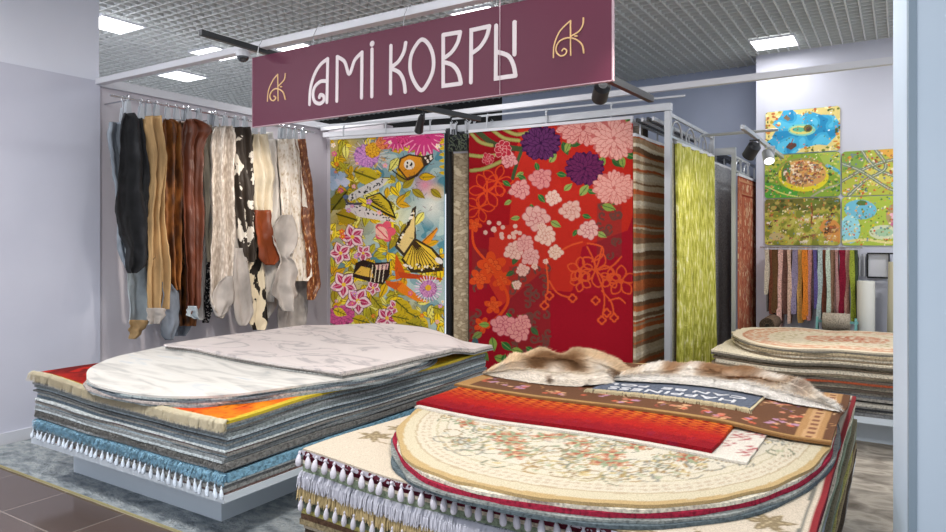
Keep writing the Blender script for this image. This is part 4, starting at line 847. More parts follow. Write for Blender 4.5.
def paint_orient(V):
    y = V[:,1]; z = V[:,2]; P = Paint(y, z, '#b5664c'); r = random.Random(5)
    for k in range(260):
        a = 7.2+.95*r.random(); b = .3+1.85*r.random(); P.flower(a, b, r.uniform(.02, .04), 4, r.choice(('#dcb494', '#9a4434', '#d4906e', '#a85c4c')), .4, k); P.stroke([(a, b), (a+.04, b+.05), (a, b+.08)], .008, '#d0ab88')
    for e0, c in ((.0, '#8a3426'), (.04, '#c08a68'), (.055, '#9a4432'), (.17, '#c08a68'), (.185, '#8a3426'), (.2, None)):
        if c: m = (np.minimum(np.minimum(y-7.19, 8.17-y), np.minimum(z-.3, 2.15-z)) >= e0) & (np.minimum(np.minimum(y-7.19, 8.17-y), np.minimum(z-.3, 2.15-z)) < e0+.014); P.C[m] = lin(c)
    return P.C
hang('oriental_rug', (-1.385, 7.22), (-1.375, 8.16), 2.15, .3, vcol(), 'brick red oriental rug hanging at the far end before the pale wall', paint_orient, 90, 180, .012, 0, 1, True, 3, 2.3)

# racks
rk = tag(empty('rug_rack', (-1.62, 5.6, 0)), 'grey metal rug rack holding the striped and yellow green rugs', 'rack')
MB().box(-1.645, -1.595, 5.575, 5.625, 0, 2.56).build('post', M['grey_metal'], rk)
MB().box(-3.7, -1.6, 5.60, 5.66, 2.57, 2.63).build('header_beam', M['grey_metal'], rk)
MB().bar((-3.72, 5.54, 2.685), (-1.5, 5.66, 2.685), .016, .016).build('front_rail', M['grey_metal'], rk)
for z_, w_ in ((2.54, .03), (2.36, .022)): MB().box(-1.63, -1.61, 5.62, 7.12, z_-w_/2, z_+w_/2).build('side_rail', M['grey_metal'], rk)
for k in range(3):
    y = 5.85+k*.45; MB().tube([(-1.62, y+.16*math.cos(t), 2.37+.14*math.sin(t)) for t in [PI*j/10 for j in range(11)]], .008, 8).build('arched_bracket', M['grey_metal'], rk)
MB().box(-1.64, -1.6, 7.125, 7.155, 0, 2.56).build('post', M['grey_metal'], rk)
for k in range(5): MB().box(-1.89+k*.045, -1.87+k*.045, 5.45, 6.95, 2.47, 2.50).build('slide_rail', M['dark_metal'] if k % 2 else M['grey_metal'], rk)
rk = tag(empty('rug_rack', (-1.42, 7.2, 0)), 'grey metal rug rack farther back, holding the brick red rug', 'rack')
MB().box(-1.44, -1.40, 7.17, 7.21, 0, 2.36).build('post', M['grey_metal'], rk); MB().box(-1.9, -1.4, 7.17, 7.21, 2.36, 2.43).build('header_beam', M['grey_metal'], rk)
for z_ in (2.34, 2.2): MB().box(-1.43, -1.41, 7.2, 8.3, z_-.012, z_+.012).build('side_rail', M['grey_metal'], rk)
for k in range(2):
    y = 7.42+k*.42; MB().tube([(-1.42, y+.14*math.cos(t), 2.2+.12*math.sin(t)) for t in [PI*j/10 for j in range(11)]], .008, 8).build('arched_bracket', M['grey_metal'], rk)
for k in range(3): MB().box(-1.75+k*.07, -1.72+k*.07, 7.2, 8.3, 2.38, 2.41).build('slide_rail', M['dark_metal'], rk)
rk = tag(empty('wall_rail', (-4.4, 5.4, 2.69)), 'slim pale metal rail from the left corner holding the butterfly rug', 'rail')
MB().bar((-5.22, 5.20, 2.70), (-3.72, 5.50, 2.70), .02, .02).build('rail', M['grey_metal'], rk); MB().bar((-5.22, 5.31, 2.62), (-3.72, 5.60, 2.62), .03, .05).build('support_beam', M['white_metal'], rk)
MB().box(-3.80, -3.76, 5.55, 5.59, 0, 2.6).build('post', M['dark_metal'], rk)

# ---------------------------------------------------------------- leather and cow hides on the left rail
rail = tag(empty('hide_rail', (-5.2, 4.0, 2.63)), 'long thin steel rail on the left wall from which the leather hides hang', 'rail')
MB().tube([(-5.2, 2.98, 2.625), (-5.2, 5.15, 2.625)], .009, 10).build('rod', M['chrome'], rail)
for y in (3.16, 4.1, 5.1): MB().tube([(-5.2, y, 2.625), (-5.59, y, 2.625)], .007, 8).build('wall_bracket', M['chrome'], rail)
def leather(name, c, k=1.15, rough=.55, s=6, spec=.35): return noisy(name, [(.3, shade(c, .8)), (.55, c), (.75, shade(c, k))], s, rough, 6, (1, 1, .5), spec=spec, bmp=(25, .25, .01))
H = {}
H['grey'] = leather('blue grey suede', '#8f98a4', rough=.9); H['black'] = leather('black suede', '#2c2d30', 1.3, .9, 12, .2); H['tan'] = leather('sand suede', '#b7966a', 1.15, .85)
H['pale'] = leather('pale blue suede', '#a8b3bb', rough=.9); H['slate'] = leather('slate suede', '#757c87', rough=.9); H['chest'] = leather('chestnut hide', '#5f3220', 1.25, .4); H['rust'] = leather('rust hide', '#7a3a1e', 1.3, .35)
H['brind'] = noisy('brindle hide', [(.3, '#2c1a12'), (.45, '#5b3418'), (.55, '#8a5426'), (.7, '#a9703a')], 9, .5, 8, (1, 1.6, .55), spec=.35)
H['brind2'] = noisy('dark brindle hide', [(.35, '#20140f'), (.5, '#6a3f1c'), (.65, '#2c1a12'), (.75, '#a06a34')], 14, .45, 8, (1, 1.2, .5), spec=.35)
H['speck'] = noisy('black white speckled hide', [(.0, '#17171a'), (.54, '#17171a'), (.58, '#d8d4d0')], 55, .5, 2, interp='CONSTANT')
H['pearl'] = noisy('pearl foil leather', [(.3, '#9c8e82'), (.5, '#b9ada1'), (.66, '#dcd3c9')], 60, .32, 8, (1, 1, .3), spec=.6, bmp=(25, .4, .01)); H['cream'] = leather('cream leather', '#d9cdb6', 1.08, .5)
H['white'] = leather('white leather', '#d6d0ca', 1.07, .5); H['whitecr'] = noisy('crackled white foil hide', [(.35, '#b9a68e'), (.45, '#ddd3c6'), (.6, '#e4ddd4')], 45, .4, 8, (1, 1, .5), spec=.5)
H['cow'] = noisy('black and white cowhide', [(.0, '#e0d8cc'), (.44, '#e0d8cc'), (.445, '#3a322c'), (1, '#2b2420')], 7, .5, 5, (1, 1.3, .7), distort=.5)
H['cow2'] = noisy('cream cowhide with black spots', [(.0, '#d9c8a8'), (.56, '#ddcfb4'), (.565, '#221c18'), (1, '#2b2420')], 6.5, .5, 4, (1, 1.3, .7), distort=.5)
H['glit'] = noisy('rust hide with gold flecks', [(.3, '#54280f'), (.56, '#7d4420'), (.63, '#b98450'), (.7, '#dcc09a')], 60, .35, 8, (1, 1, .35), spec=.5)
H['under'] = leather('grey leather underside', '#b0a9a4', 1.08, .8)
A_ = lambda x, y: (100+x/4.092, 85+y/4.092)
def sheet(name, mat_, x0, rows, amp=.02, nf=2, ph=0, parent=None, tilt=0, nu=26, nv=60):
    """rows (photo height, left, right) measured on the plane x = x0, hung as a folded sheet"""
    rows = sorted(rows); py = [r[0] for r in rows]; L = [r[1]-1.6 for r in rows]; R = [r[2]+1.6 for r in rows]; V = []
    for j in range(nv+1):
        v = j/nv; y = py[0]+(py[-1]-py[0])*(v if v < .85 else .85+.15*math.sin((v-.85)/.15*PI/2)); l = np.interp(y, py, L); r = np.interp(y, py, R)
        l += 2*mnoise.noise((v*4.5, ph, 1))*min(1, 5*v); r += 2*mnoise.noise((v*4.5, ph, 7))*min(1, 5*v)
        for i in range(nu+1):
            u = i/nu; p = onx(l+(r-l)*u, y, x0); off = 1.1*amp*math.sin(2*PI*nf*u+ph+1.2*math.sin(3*v+ph))+.4*amp*math.sin(2*PI*nf*2.3*u+ph*2-3*v)+.02*mnoise.noise((p.y*7, p.z*2.5, ph))+.012*mnoise.noise((p.y*22, p.z*14, ph))+tilt*(u-.5)
            p.x += off; V.append(tuple(p))
    Fc = [(j*(nu+1)+i, (j+1)*(nu+1)+i, (j+1)*(nu+1)+i+1, j*(nu+1)+i+1) for j in range(nv) for i in range(nu)]
    o = mesh(name, V, Fc, mat_, parent, True); md = o.modifiers.new('t', 'SOLIDIFY'); md.thickness = .004; md.offset = 0; return o
hides = [
 ('leather_hide', 'grey', -5.32, [(122, 111, 125), (135, 109, 127), (165, 113, 130), (195, 116, 132), (240, 118, 135), (255, 120, 135), (268, 126, 134)], 'blue grey suede hide hanging first from the left, behind the black one', .02, 1.5, [], 1),
 ('leather_hide', 'black', -5.14, [(113, 125, 134), (122, 122, 139), (165, 117, 141), (200, 114, 142), (212, 113, 143), (234, 117, 144), (249, 126, 144), (265, 126, 143), (273, 129, 134)], 'large black suede hide hanging in front at the far left of the rail', .03, 1.2, [], 1),
 ('leather_hide', 'pale', -5.30, [(215, 126, 144), (270, 128, 145), (300, 130, 148), (322, 130, 149), (325, 131, 149)], 'pale blue suede hide end showing below the black hides', .015, 1, [('tan', [(320, 131, 149), (328, 131, 144), (339, 132, 135)])], 0),
 ('leather_hide', 'black', -5.20, [(118, 137, 143), (125, 137, 145), (170, 139, 152), (215, 141, 155), (245, 143, 155), (256, 143, 154), (260, 148, 151)], 'narrower black suede hide hanging second in front', .02, 1.5, [], 1),
 ('leather_hide', 'tan', -5.17, [(116, 146, 161), (125, 145, 162), (153, 151, 167), (190, 152, 163), (215, 151, 162), (255, 150, 164), (285, 147, 166), (309, 147, 166)], 'sand coloured suede hide hanging right of the black hides', .03, 2.2, [('under', [(308, 148, 163), (316, 148, 163), (324, 150, 157)])], 2),
 ('cow_hide', 'brind', -5.22, [(119, 163, 172), (125, 162, 180), (180, 162, 179), (230, 163, 178), (278, 164, 176), (290, 170, 177)], 'brown brindle cow hide hanging between the sand and chestnut hides', .03, 2, [('slate', [(282, 164, 168), (292, 164, 178), (310, 164, 178), (326, 165, 176), (335, 166, 173), (340, 169, 171)])], 2),
 ('cow_hide', 'brind2', -5.27, [(121, 174, 186), (160, 175, 187), (220, 176, 189), (280, 177, 192), (310, 179, 193), (326, 182, 191)], 'dark striped brindle hide with a ragged bottom, behind the chestnut hide', .03, 2.2, [], 1),
 ('leather_hide', 'chest', -5.16, [(119, 188, 192), (124, 185, 206), (131, 184, 210), (138, 184, 204), (150, 184, 200), (215, 184, 200), (270, 186, 198), (307, 187, 196), (314, 188, 191)], 'glossy chestnut brown hide with one upper corner folded outwards', .025, 2, [('pale', [(306, 190, 196), (315, 187, 197), (319, 196, 198)])], 2),
 ('leather_hide', 'white', -5.26, [(125, 203, 211), (150, 202, 213), (180, 201, 213), (210, 200, 210), (250, 198, 205), (300, 197, 203), (316, 198, 203), (320, 199, 201)], 'narrow white hide strip hanging right of the chestnut hide', .02, 1, [], 1),
 ('leather_hide', 'cream', -5.24, [(124, 206, 216), (135, 205, 218), (165, 204, 217), (200, 206, 216), (240, 206, 213), (262, 208, 212)], 'short beige hide tucked between the chestnut and pearl hides', .025, 1.5, [], 1),
 ('cow_hide', 'speck', -5.31, [(200, 205, 211), (240, 203, 211), (300, 203, 211), (318, 204, 209), (323, 205, 208)], 'black hide with white speckles, thin strip beside the pearl hide', .015, 1, [], 0),
 ('leather_hide', 'pearl', -5.13, [(126, 219, 229), (135, 214, 233), (150, 212, 233), (165, 213, 230), (193, 211, 231), (230, 210, 233), (270, 209, 233), (302, 209, 233), (312, 214, 227), (318, 218, 221)], 'long shiny pearl beige hide with a curled bottom', .035, 1.8, [('under', [(276, 228, 231), (282, 221, 232), (292, 214, 233), (303, 213, 232), (314, 217, 224), (317, 219, 221)])], 2),
 ('leather_hide', 'white', -5.21, [(128, 229, 236), (150, 230, 238), (168, 230, 238), (200, 231, 242), (240, 233, 243), (252, 234, 243)], 'smooth cream white hide between the pearl hide and the cowhide', .025, 1.5, [('under', [(248, 234, 243), (270, 234, 246), (295, 234, 250), (315, 236, 251), (322, 238, 249), (326, 240, 245)])], 1),
 ('cow_hide', 'cow', -5.17, [(127, 233, 250), (132, 233, 251), (180, 235, 255), (205, 237, 254), (250, 243, 255), (262, 246, 253)], 'black and white cowhide with dark top and patches', .03, 2.2, [], 2),
 ('cow_hide', 'cow2', -5.24, [(200, 246, 257), (240, 246, 260), (276, 247, 264), (300, 254, 266), (323, 250, 267), (330, 254, 262)], 'cream cow hide with black spots, low end near the white stack', .02, 1.5, [], 0),
 ('leather_hide', 'cream', -5.19, [(134, 252, 266), (145, 251, 268), (168, 252, 273), (190, 254, 272), (212, 256, 269)], 'smooth cream hide hanging above a rust coloured tail piece', .03, 2.5, [('rust', [(210, 256, 268), (236, 258, 270), (250, 260, 277), (258, 261, 279), (265, 267, 273)])], 2),
 ('leather_hide', 'white', -5.27, [(139, 267, 281), (180, 270, 285), (240, 262, 290), (262, 262, 284), (285, 263, 282), (298, 264, 276), (302, 268, 273)], 'white leather hide behind the folded grey white one', .025, 2, [], 1),
 ('leather_hide', 'under', -5.15, [(215, 284, 288), (222, 277, 292), (234, 272, 293), (245, 274, 290), (256, 280, 284), (262, 281, 290), (272, 277, 293), (285, 272, 292), (294, 271, 297), (300, 279, 292), (306, 281, 291), (311, 285, 289)], 'pale grey hide with rounded lobes twisting down the right part of the row', .04, 1, [], 0),
 ('cow_hide', 'whitecr', -5.20, [(139, 281, 294), (160, 281, 298), (200, 283, 303), (218, 285, 305), (260, 288, 308), (276, 290, 308), (281, 294, 304)], 'white crackled foil hide with brown roots at the top', .03, 2.5, [], 3),
 ('leather_hide', 'under', -5.36, [(262, 284, 303), (300, 278, 306), (315, 277, 304), (328, 279, 303)], 'light grey hide end low against the wall at the right of the row', .02, 1, [], 0),
 ('leather_hide', 'slate', -5.38, [(250, 168, 186), (290, 168, 190), (322, 172, 190), (336, 176, 184)], 'slate grey hide end low on the wall behind the brindle hides', .02, 1, [], 0),
 ('leather_hide', 'white', -5.34, [(132, 236, 270), (200, 238, 276), (270, 240, 280), (305, 246, 276), (318, 252, 268)], 'wide white hide hanging at the back behind both cowhides', .02, 2, [], 0),
 ('leather_hide', 'grey', -5.36, [(130, 196, 222), (220, 194, 222), (280, 196, 226), (300, 204, 224), (312, 208, 216)], 'grey suede hide at the back behind the chestnut and pearl hides', .02, 2, [], 0),
 ('cow_hide', 'glit', -5.18, [(139, 296, 304), (154, 301, 306), (180, 303, 311), (205, 304, 314), (250, 307, 317), (286, 309, 320), (292, 309, 316), (300, 309, 312)], 'rust hide with gold flecks hanging last at the right end of the rail', .02, 1, [], 1),
]
def clip(parent_label, y, x, ztop):
    e = tag(empty('hanging_clip', (x, y, ztop)), 'grey plastic clip %s' % parent_label, 'clip', 'clips on the hide rail')
    MB().tube([(x+.02*math.cos(t), y, 2.625+.022*math.sin(t)) for t in [PI*2*j/10 for j in range(11)]], .004, 6, False).build('ring', M['chrome'], e)
    zs = max(ztop+.06, 2.54); MB().bar((x, y, 2.612), (x, y+.004, zs), .012, .014).build('stem', M['clipm'], e)
    b_ = MB()
    for sx in (-1, 1):
        b_.hexa([(x+sx*.004, y-.026, ztop-.03), (x+sx*.014, y-.026, ztop-.03), (x+sx*.014, y+.026, ztop-.03), (x+sx*.004, y+.026, ztop-.03), (x+sx*.003, y-.014, zs+.012), (x+sx*.016, y-.014, zs+.012), (x+sx*.016, y+.014, zs+.012), (x+sx*.003, y+.014, zs+.012)])
    b_.tube([(x-.014, y, (ztop+zs)/2), (x+.014, y, (ztop+zs)/2)], .013, 8).build('jaw', M['clipm'], e)
SHORT = ['blue grey suede hide at the far left', 'large black suede hide', 'pale blue hide', 'narrower black suede hide', 'sand coloured suede hide', 'brown brindle hide', 'dark striped brindle hide', 'glossy chestnut hide', 'narrow white strip', 'short beige hide', 'speckled hide',
         'shiny pearl beige hide', 'smooth white hide beside the pearl one', 'black and white cowhide', 'spotted hide', 'cream hide with rust tail', 'white hide behind the lobed grey one', 'lobed grey hide', 'crackled white foil hide', 'low grey hide', 'slate hide', 'wide white hide', 'grey hide', 'gold flecked rust hide']
M['clipm'] = plain('grey clip plastic', '#b4bac2', .35)
for i, (nm, mk, x0, rows, lab, amp, nf, flaps, nclip) in enumerate(hides):
    o = sheet(nm, H[mk], x0, rows, amp, nf, i*1.3); tag(o, lab, 'hide')
    for fm, fr_ in flaps: sheet('flap', H[fm], x0+.045, fr_, .012, 1, i*2.1, o, nv=20, nu=12); tag(o.children[-1], {'tan': 'tan underside flap', 'under': 'grey underside flap', 'slate': 'slate underside flap', 'pale': 'pale underside flap', 'rust': 'rust tail'}[fm])
    short = lab.split(' hanging')[0].split(' with ')[0]
    y0 = sorted(rows)[0][0]; _, l, r = sorted(rows)[1]
    for k in range(nclip):
        px = l+(r-l)*((k+.5)/nclip); q = onx(px, y0-3, x0); wh = '' if nclip == 1 else [', left one', ', right one', ', middle one'][k if k < 2 else 1] if nclip == 2 else [', left one', ', middle one', ', right one'][k]
        clip('holding the '+SHORT[i]+wh, q.y, -5.2+(x0+5.2)*.4, q.z+.0)

# ---------------------------------------------------------------- play mats on the pale wall
def rounded(x0, x1, z0, z1, paint, label, tilt=0, y=7.885, nx=150, nz=96):
    V = []; cx, cz = (x0+x1)/2, (z0+z1)/2; hw, hh = (x1-x0)/2, (z1-z0)/2; R = .035
    def fit(u, v):
        x = u*hw; z = v*hh; ax, az = abs(x)-(hw-R), abs(z)-(hh-R)
        if ax > 0 and az > 0:
            d = math.hypot(ax, az); m = max(ax, az)
            if d > 1e-9: k = m/d; x = math.copysign(hw-R+ax*k, x); z = math.copysign(hh-R+az*k, z)
        return x, z
    for s in (0, 1):
        for j in range(nz+1):
            for i in range(nx+1):
                x, z = fit(i/nx*2-1, j/nz*2-1); xr = x*math.cos(tilt)-z*math.sin(tilt); zr = x*math.sin(tilt)+z*math.cos(tilt); V.append((cx+xr, y+(.008 if s else 0), cz+zr))
    N = (nx+1)*(nz+1); Fc = []
    for j in range(nz):
        for i in range(nx): a = j*(nx+1)+i; Fc.append((a, a+1, a+nx+2, a+nx+1)); Fc.append((a+N, a+nx+1+N, a+nx+2+N, a+1+N))
    for i in range(nx): Fc.append((i+N, i+1+N, i+1, i)); a = nz*(nx+1)+i; Fc.append((a, a+1, a+1+N, a+N))
    for j in range(nz): a = j*(nx+1); b = a+nx+1; Fc.append((a, b, b+N, a+N)); a += nx; b += nx; Fc.append((a+N, b+N, b, a))
    dy = paint(np.array(V), x0, x1, z0, z1); X_, Y_ = uv(np.array(V), x0, x1, z0, z1); Q = Paint(X_, Y_, '#000000'); Q.C = dy; rr_ = random.Random(int(z0*100)+int(x0*10)); ncol = ('#c9603a', '#efe6c0', '#5a7a3a', '#d9b23a', '#6a8a9a', '#8a5a3a', '#3f5a2c', '#d98a6a')
    for k in range(60 if 'sea' in label else 260): Q.ell(rr_.uniform(4, 236), rr_.uniform(4, 146), rr_.uniform(1.5, 4), rr_.uniform(1.2, 3), rr_.uniform(0, 3), rr_.choice(ncol), .75)
    dy = np.clip(Q.C*1.12, 0, .95)
    return tag(mesh('play_mat', V, Fc, vcol(.8, (200, .2, .002), .2, False), None, False, dy), label, 'play mat')
def uv(V, x0, x1, z0, z1): return (V[:,0]-x0)/(x1-x0)*240, (z1-V[:,2])/(z1-z0)*150
def p_sea(V, *b):
    P = Paint(*uv(V, *b), '#3fa0c9'); r = random.Random(1); n = np.array([mnoise.noise((x*.03, y*.03, 1)) for x, y in zip(P.X, P.Y)])
    P.C[n > .15] = lin('#56b4d6'); P.C[n < -.2] = lin('#2a84b4')
    for pts in ([(0, 0), (60, 0), (50, 20), (20, 40), (40, 60), (15, 100), (0, 95)], [(90, 0), (240, 0), (240, 60), (222, 30), (180, 25), (150, 12), (110, 18)], [(240, 80), (240, 150), (100, 150), (120, 135), (170, 125), (200, 130), (225, 105)], [(0, 115), (20, 130), (60, 150), (0, 150)]):
        P.poly(pts, '#d8c680')
    for k in range(90):
        x, y = r.choice(((r.uniform(0, 50), r.uniform(0, 50)), (r.uniform(100, 240), r.uniform(0, 18)), (r.uniform(130, 240), r.uniform(132, 150)), (r.uniform(225, 240), r.uniform(20, 130)), (r.uniform(0, 18), r.uniform(40, 150)))); P.ell(x, y, r.uniform(2, 7), r.uniform(2, 5), 0, r.choice(('#a9963e', '#6d7a34', '#c9803a', '#efe0a8', '#4b5a30', '#b4633a')))
    P.ell(120, 72, 44, 20, .1, '#7cc3b0'); P.ell(118, 72, 36, 14, .1, '#cfc472'); P.ell(112, 70, 22, 8, .1, '#58a88a'); P.ell(140, 68, 14, 13, 0, '#6b6a3c'); P.ell(142, 70, 8, 8, 0, '#48423a')
    P.poly([(68, 128), (80, 112), (102, 116), (104, 126), (85, 138)], '#5c4038'); P.stroke([(85, 120), (92, 100)], 3, '#8a3a34'); P.poly([(60, 25), (70, 15), (84, 30), (75, 38)], '#7d6a52')
    for k in range(14): P.ell(r.uniform(70, 220), r.uniform(20, 110), 3, 2, 0, r.choice(('#1f6a98', '#e9eef0', '#8acbe0')))
    return P.C
def p_town(V, *b):
    P = Paint(*uv(V, *b), '#7e9c3a'); r = random.Random(2)
    for pts in ([(0, 90), (60, 110), (110, 130), (100, 150), (0, 150)],): P.poly(pts, '#4f9a3c')
    P.poly([(0, 0), (90, 0), (40, 40), (0, 60)], '#a9a848'); P.poly([(170, 0), (240, 0), (240, 90), (200, 60)], '#9db050')
    P.ell(125, 70, 84, 56, .1, '#8e8c4a'); P.ell(125, 76, 80, 54, .1, '#d6c832'); P.ell(125, 68, 72, 46, .1, '#c99a5c')
    P.ell(70, 60, 14, 34, .2, '#5a7a38')
    for k in range(170):
        a = r.uniform(0, 6.3); q = r.random()**.5; x = 125+62*q*math.cos(a); y = 66+38*q*math.sin(a); P.poly([(x-4, y-3), (x+4, y-4), (x+5, y+3), (x-4, y+4)], r.choice(('#8d4a3a', '#d9b999', '#b86a4a', '#7a5648', '#e2d2b8', '#a0805c')))
    P.stroke([(200, 45), (225, 60), (240, 75)], 10, '#5aa9c0'); P.stroke([(150, 150), (190, 125), (240, 110)], 6, '#9a9a80'); P.stroke([(0, 105), (60, 135), (120, 150)], 4, '#c9cf70')
    for k in range(70): P.ell(r.choice((r.uniform(0, 45), r.uniform(205, 240))), r.uniform(0, 150), 5, 4, 0, r.choice(('#44743a', '#86a848', '#3c5a30', '#c2c064')))
    return P.C
def p_savanna(V, *b):
    P = Paint(*uv(V, *b), '#a3a044'); r = random.Random(3); n = np.array([mnoise.noise((x*.04, y*.05, 1)) for x, y in zip(P.X, P.Y)])
    P.C[n > .12] = lin('#b9b45c'); P.C[n < -.2] = lin('#7d8436'); P.poly([(0, 0), (240, 0), (240, 30), (150, 42), (70, 35), (0, 45)], '#6c6a34')
    for k in range(60): P.ell(r.uniform(0, 240), r.uniform(0, 42), r.uniform(4, 10), r.uniform(3, 8), 0, r.choice(('#4a5228', '#8a7a3c', '#5f6a30', '#a89a54')))
    P.stroke([(150, 80), (153, 40), (148, 5)], 5, '#7a4a2c'); P.ell(150, 14, 28, 10, 0, '#6d7a34'); P.poly([(175, 95), (190, 70), (225, 72), (240, 90), (240, 140), (200, 135)], '#c98a4a'); P.ell(215, 100, 18, 12, 0, '#8a5a3a')
    for k in range(46):
        x, y = r.uniform(10, 230), r.uniform(45, 142); c = r.choice(('#7d5a3a', '#c9a878', '#4a3a2c', '#d9cfc0', '#9a7a54')); P.ell(x, y, 6, 3, .1, c); P.stroke([(x-4, y), (x-4, y+6)], 1.6, c, sm=False); P.stroke([(x+4, y), (x+4, y+6)], 1.6, c, sm=False); P.stroke([(x+5, y), (x+9, y-5)], 2, c, sm=False)
    P.ell(40, 122, 26, 12, 0, '#b9a878'); return P.C
def p_roads(V, *b):
    P = Paint(*uv(V, *b), '#a9b048'); r = random.Random(4)
    P.poly([(100, 0), (240, 0), (240, 60), (170, 50)], '#d2a04a'); P.poly([(0, 0), (80, 0), (60, 60), (0, 70)], '#7d9a4a'); P.poly([(60, 60), (150, 60), (180, 100), (90, 120)], '#c9c060')
    for k in range(150): P.poly([(x, y), (x+7, y), (x+7, y+6), (x, y+6)] if (x := r.uniform(0, 235)) and (y := r.uniform(0, 142)) else [(0, 0)]*3, r.choice(('#b8603a', '#d9cdb8', '#8a4a3a', '#5a8a4a', '#cf8a3a', '#6d7a8a')))
    for pts in ([(0, 100), (70, 60), (130, 40), (240, 20)], [(60, 0), (100, 60), (170, 95), (240, 110)], [(20, 150), (70, 100), (130, 60), (100, 0)], [(0, 40), (60, 70), (140, 130), (200, 150)]): P.stroke(pts, 11, '#77806c'); P.stroke(pts, 2, '#c9cdb8')
    P.ell(170, 120, 26, 12, .2, '#8fb8c0'); return P.C
def p_zoo(V, *b):
    P = Paint(*uv(V, *b), '#a4b84a'); r = random.Random(6)
    P.ell(55, 40, 48, 30, .1, '#6db3cc'); P.ell(25, 100, 30, 44, 0, '#8fcbd8'); P.ell(60, 20, 16, 8, 0, '#54703a'); P.ell(125, 110, 44, 22, 0, '#c9cfb0'); P.ell(125, 110, 26, 12, 0, '#9fc0a0'); P.ell(190, 60, 60, 48, 0, '#a8946a')
    for k in range(90): a = r.uniform(0, 6.3); q = r.random()**.5; P.ell(190+50*q*math.cos(a), 62+40*q*math.sin(a), r.uniform(4, 8), r.uniform(3, 7), 0, r.choice(('#d98aa8', '#c46a94', '#e2b0c0', '#7a8a4a', '#a85a7a')))
    P.stroke([(0, 140), (70, 132), (150, 140), (240, 110)], 8, '#d9cf8c')
    for k in range(60): P.ell(r.uniform(0, 240), r.uniform(0, 150), 3, 3, 0, r.choice(('#c9603a', '#efe6c0', '#5a7a3a', '#d9b23a', '#6a8a9a')))
    P.ell(165, 118, 18, 9, 0, '#e2dccc'); return P.C
rounded(-1.235, -.525, 2.415, 2.875, p_sea, 'blue sea play mat with an island, highest on the pale wall', .0)
rounded(-1.24, -.522, 1.948, 2.405, p_town, 'green play mat with a round crowded town, left of the middle row on the wall')
rounded(-1.24, -.522, 1.445, 1.938, p_savanna, 'olive savanna play mat with animals, left of the bottom row on the wall')
rounded(-.508, .20, 1.948, 2.40, p_roads, 'play mat with winding grey roads, right of the middle row on the wall')
rounded(-.508, .20, 1.445, 1.938, p_zoo, 'play mat with ponds and pink trees, right of the bottom row on the wall')

# carpet samples on the wall rail under the mats
YS = 7.72
q0 = ony(762, 247.5, YS); q1 = ony(860, 248.5, YS)
rl = tag(empty('sample_rail', (-.9, YS, 1.42)), 'thin pink-tinted rail under the play mats with many carpet samples', 'rail')
MB().tube([(q0.x-.02, YS, 1.425), (q1.x+.02, YS, 1.425)], .007, 8).build('rod', M['chrome'], rl)
for x in (q0.x, q1.x): MB().tube([(x, YS, 1.425), (x, 7.9, 1.425)], .006, 6).build('wall_bracket', M['chrome'], rl)
sm_ = [(62, 82, 330, '#b9ad9c', 'cream grey'), (74, 80, 425, '#6f6a68', 'thin dark grey'), (82, 103, 440, '#9a5f4a', 'dusty brick'), (104, 130, 432, '#5d432c', 'dark olive brown'), (134, 154, 515, '#d6aba2', 'pale pink'), (155, 188, 440, '#7a5a54', 'mauve brown'), (189, 205, 492, '#c9a896', 'peach beige'),
       (211, 240, 440, '#8a7f9a', 'lilac zigzag'), (241, 266, 490, '#d0a562', 'golden tan'), (272, 298, 470, '#cf7a30', 'orange'), (300, 318, 476, '#b98482', 'dusty rose'), (320, 334, 400, '#8a7478', 'mauve grey'), (335, 350, 410, '#5b4f84', 'violet'), (352, 377, 465, '#a9b8b8', 'pale aqua'), (379, 403, 445, '#7d4a3c', 'red brown'),
       (405, 424, 445, '#b8c4b4', 'mint'), (426, 444, 445, '#8a6a58', 'cocoa'), (446, 456, 445, '#c9a8a0', 'blush'), (458, 470, 440, '#a87f7c', 'old rose'), (473, 504, 445, '#7f1f34', 'crimson'), (506, 530, 445, '#b98a80', 'salmon'), (538, 561, 480, '#8f9a3c', 'lime green'), (562, 570, 490, '#3f4a38', 'dark green')]
for i, (a, b, yb, c, wd) in enumerate(sm_):
    A = ony(755+a/5.6, 251, YS); B = ony(755+b/5.6, 251, YS); zb = ony(755+(a+b)/11.2, 235+yb/5.6, YS).z; x0, x1 = A.x-.003, B.x+.003; y = YS+(i % 3)*.02
    V = []
    for j in range(13):
        t = j/12; z = 1.40+(zb-1.40)*t; cx = (x0+x1)/2+.006*math.sin(i*2+t*4); hw = (x1-x0)/2*(1-.15*math.sin(t*9+i)); hw = hw if t < 1 else hw*.7
        V += [(cx-hw, y-.08-.03*t, z), (cx+hw, y-.08, z), (cx+hw, y+.06, z), (cx-hw, y+.06, z)]
    Fc = [(0, 3, 2, 1), (48, 49, 50, 51)]
    for j in range(12):
        for k in range(4): a_ = j*4+k; b_ = j*4+(k+1) % 4; Fc.append((a_, b_, b_+4, a_+4))
    o = mesh('carpet_sample', V, Fc, fabric(c), None); tag(o, '%s carpet sample hanging %son the rail below the play mats' % (wd, 'first ' if i == 0 else ('last ' if i == len(sm_)-1 else '')), 'carpet sample', 'carpet samples on the wall rail')
    MB().bar(((x0+x1)/2, y, 1.39), ((x0+x1)/2, y, 1.425), .012, .01).build('hook', M['white_metal'], o)
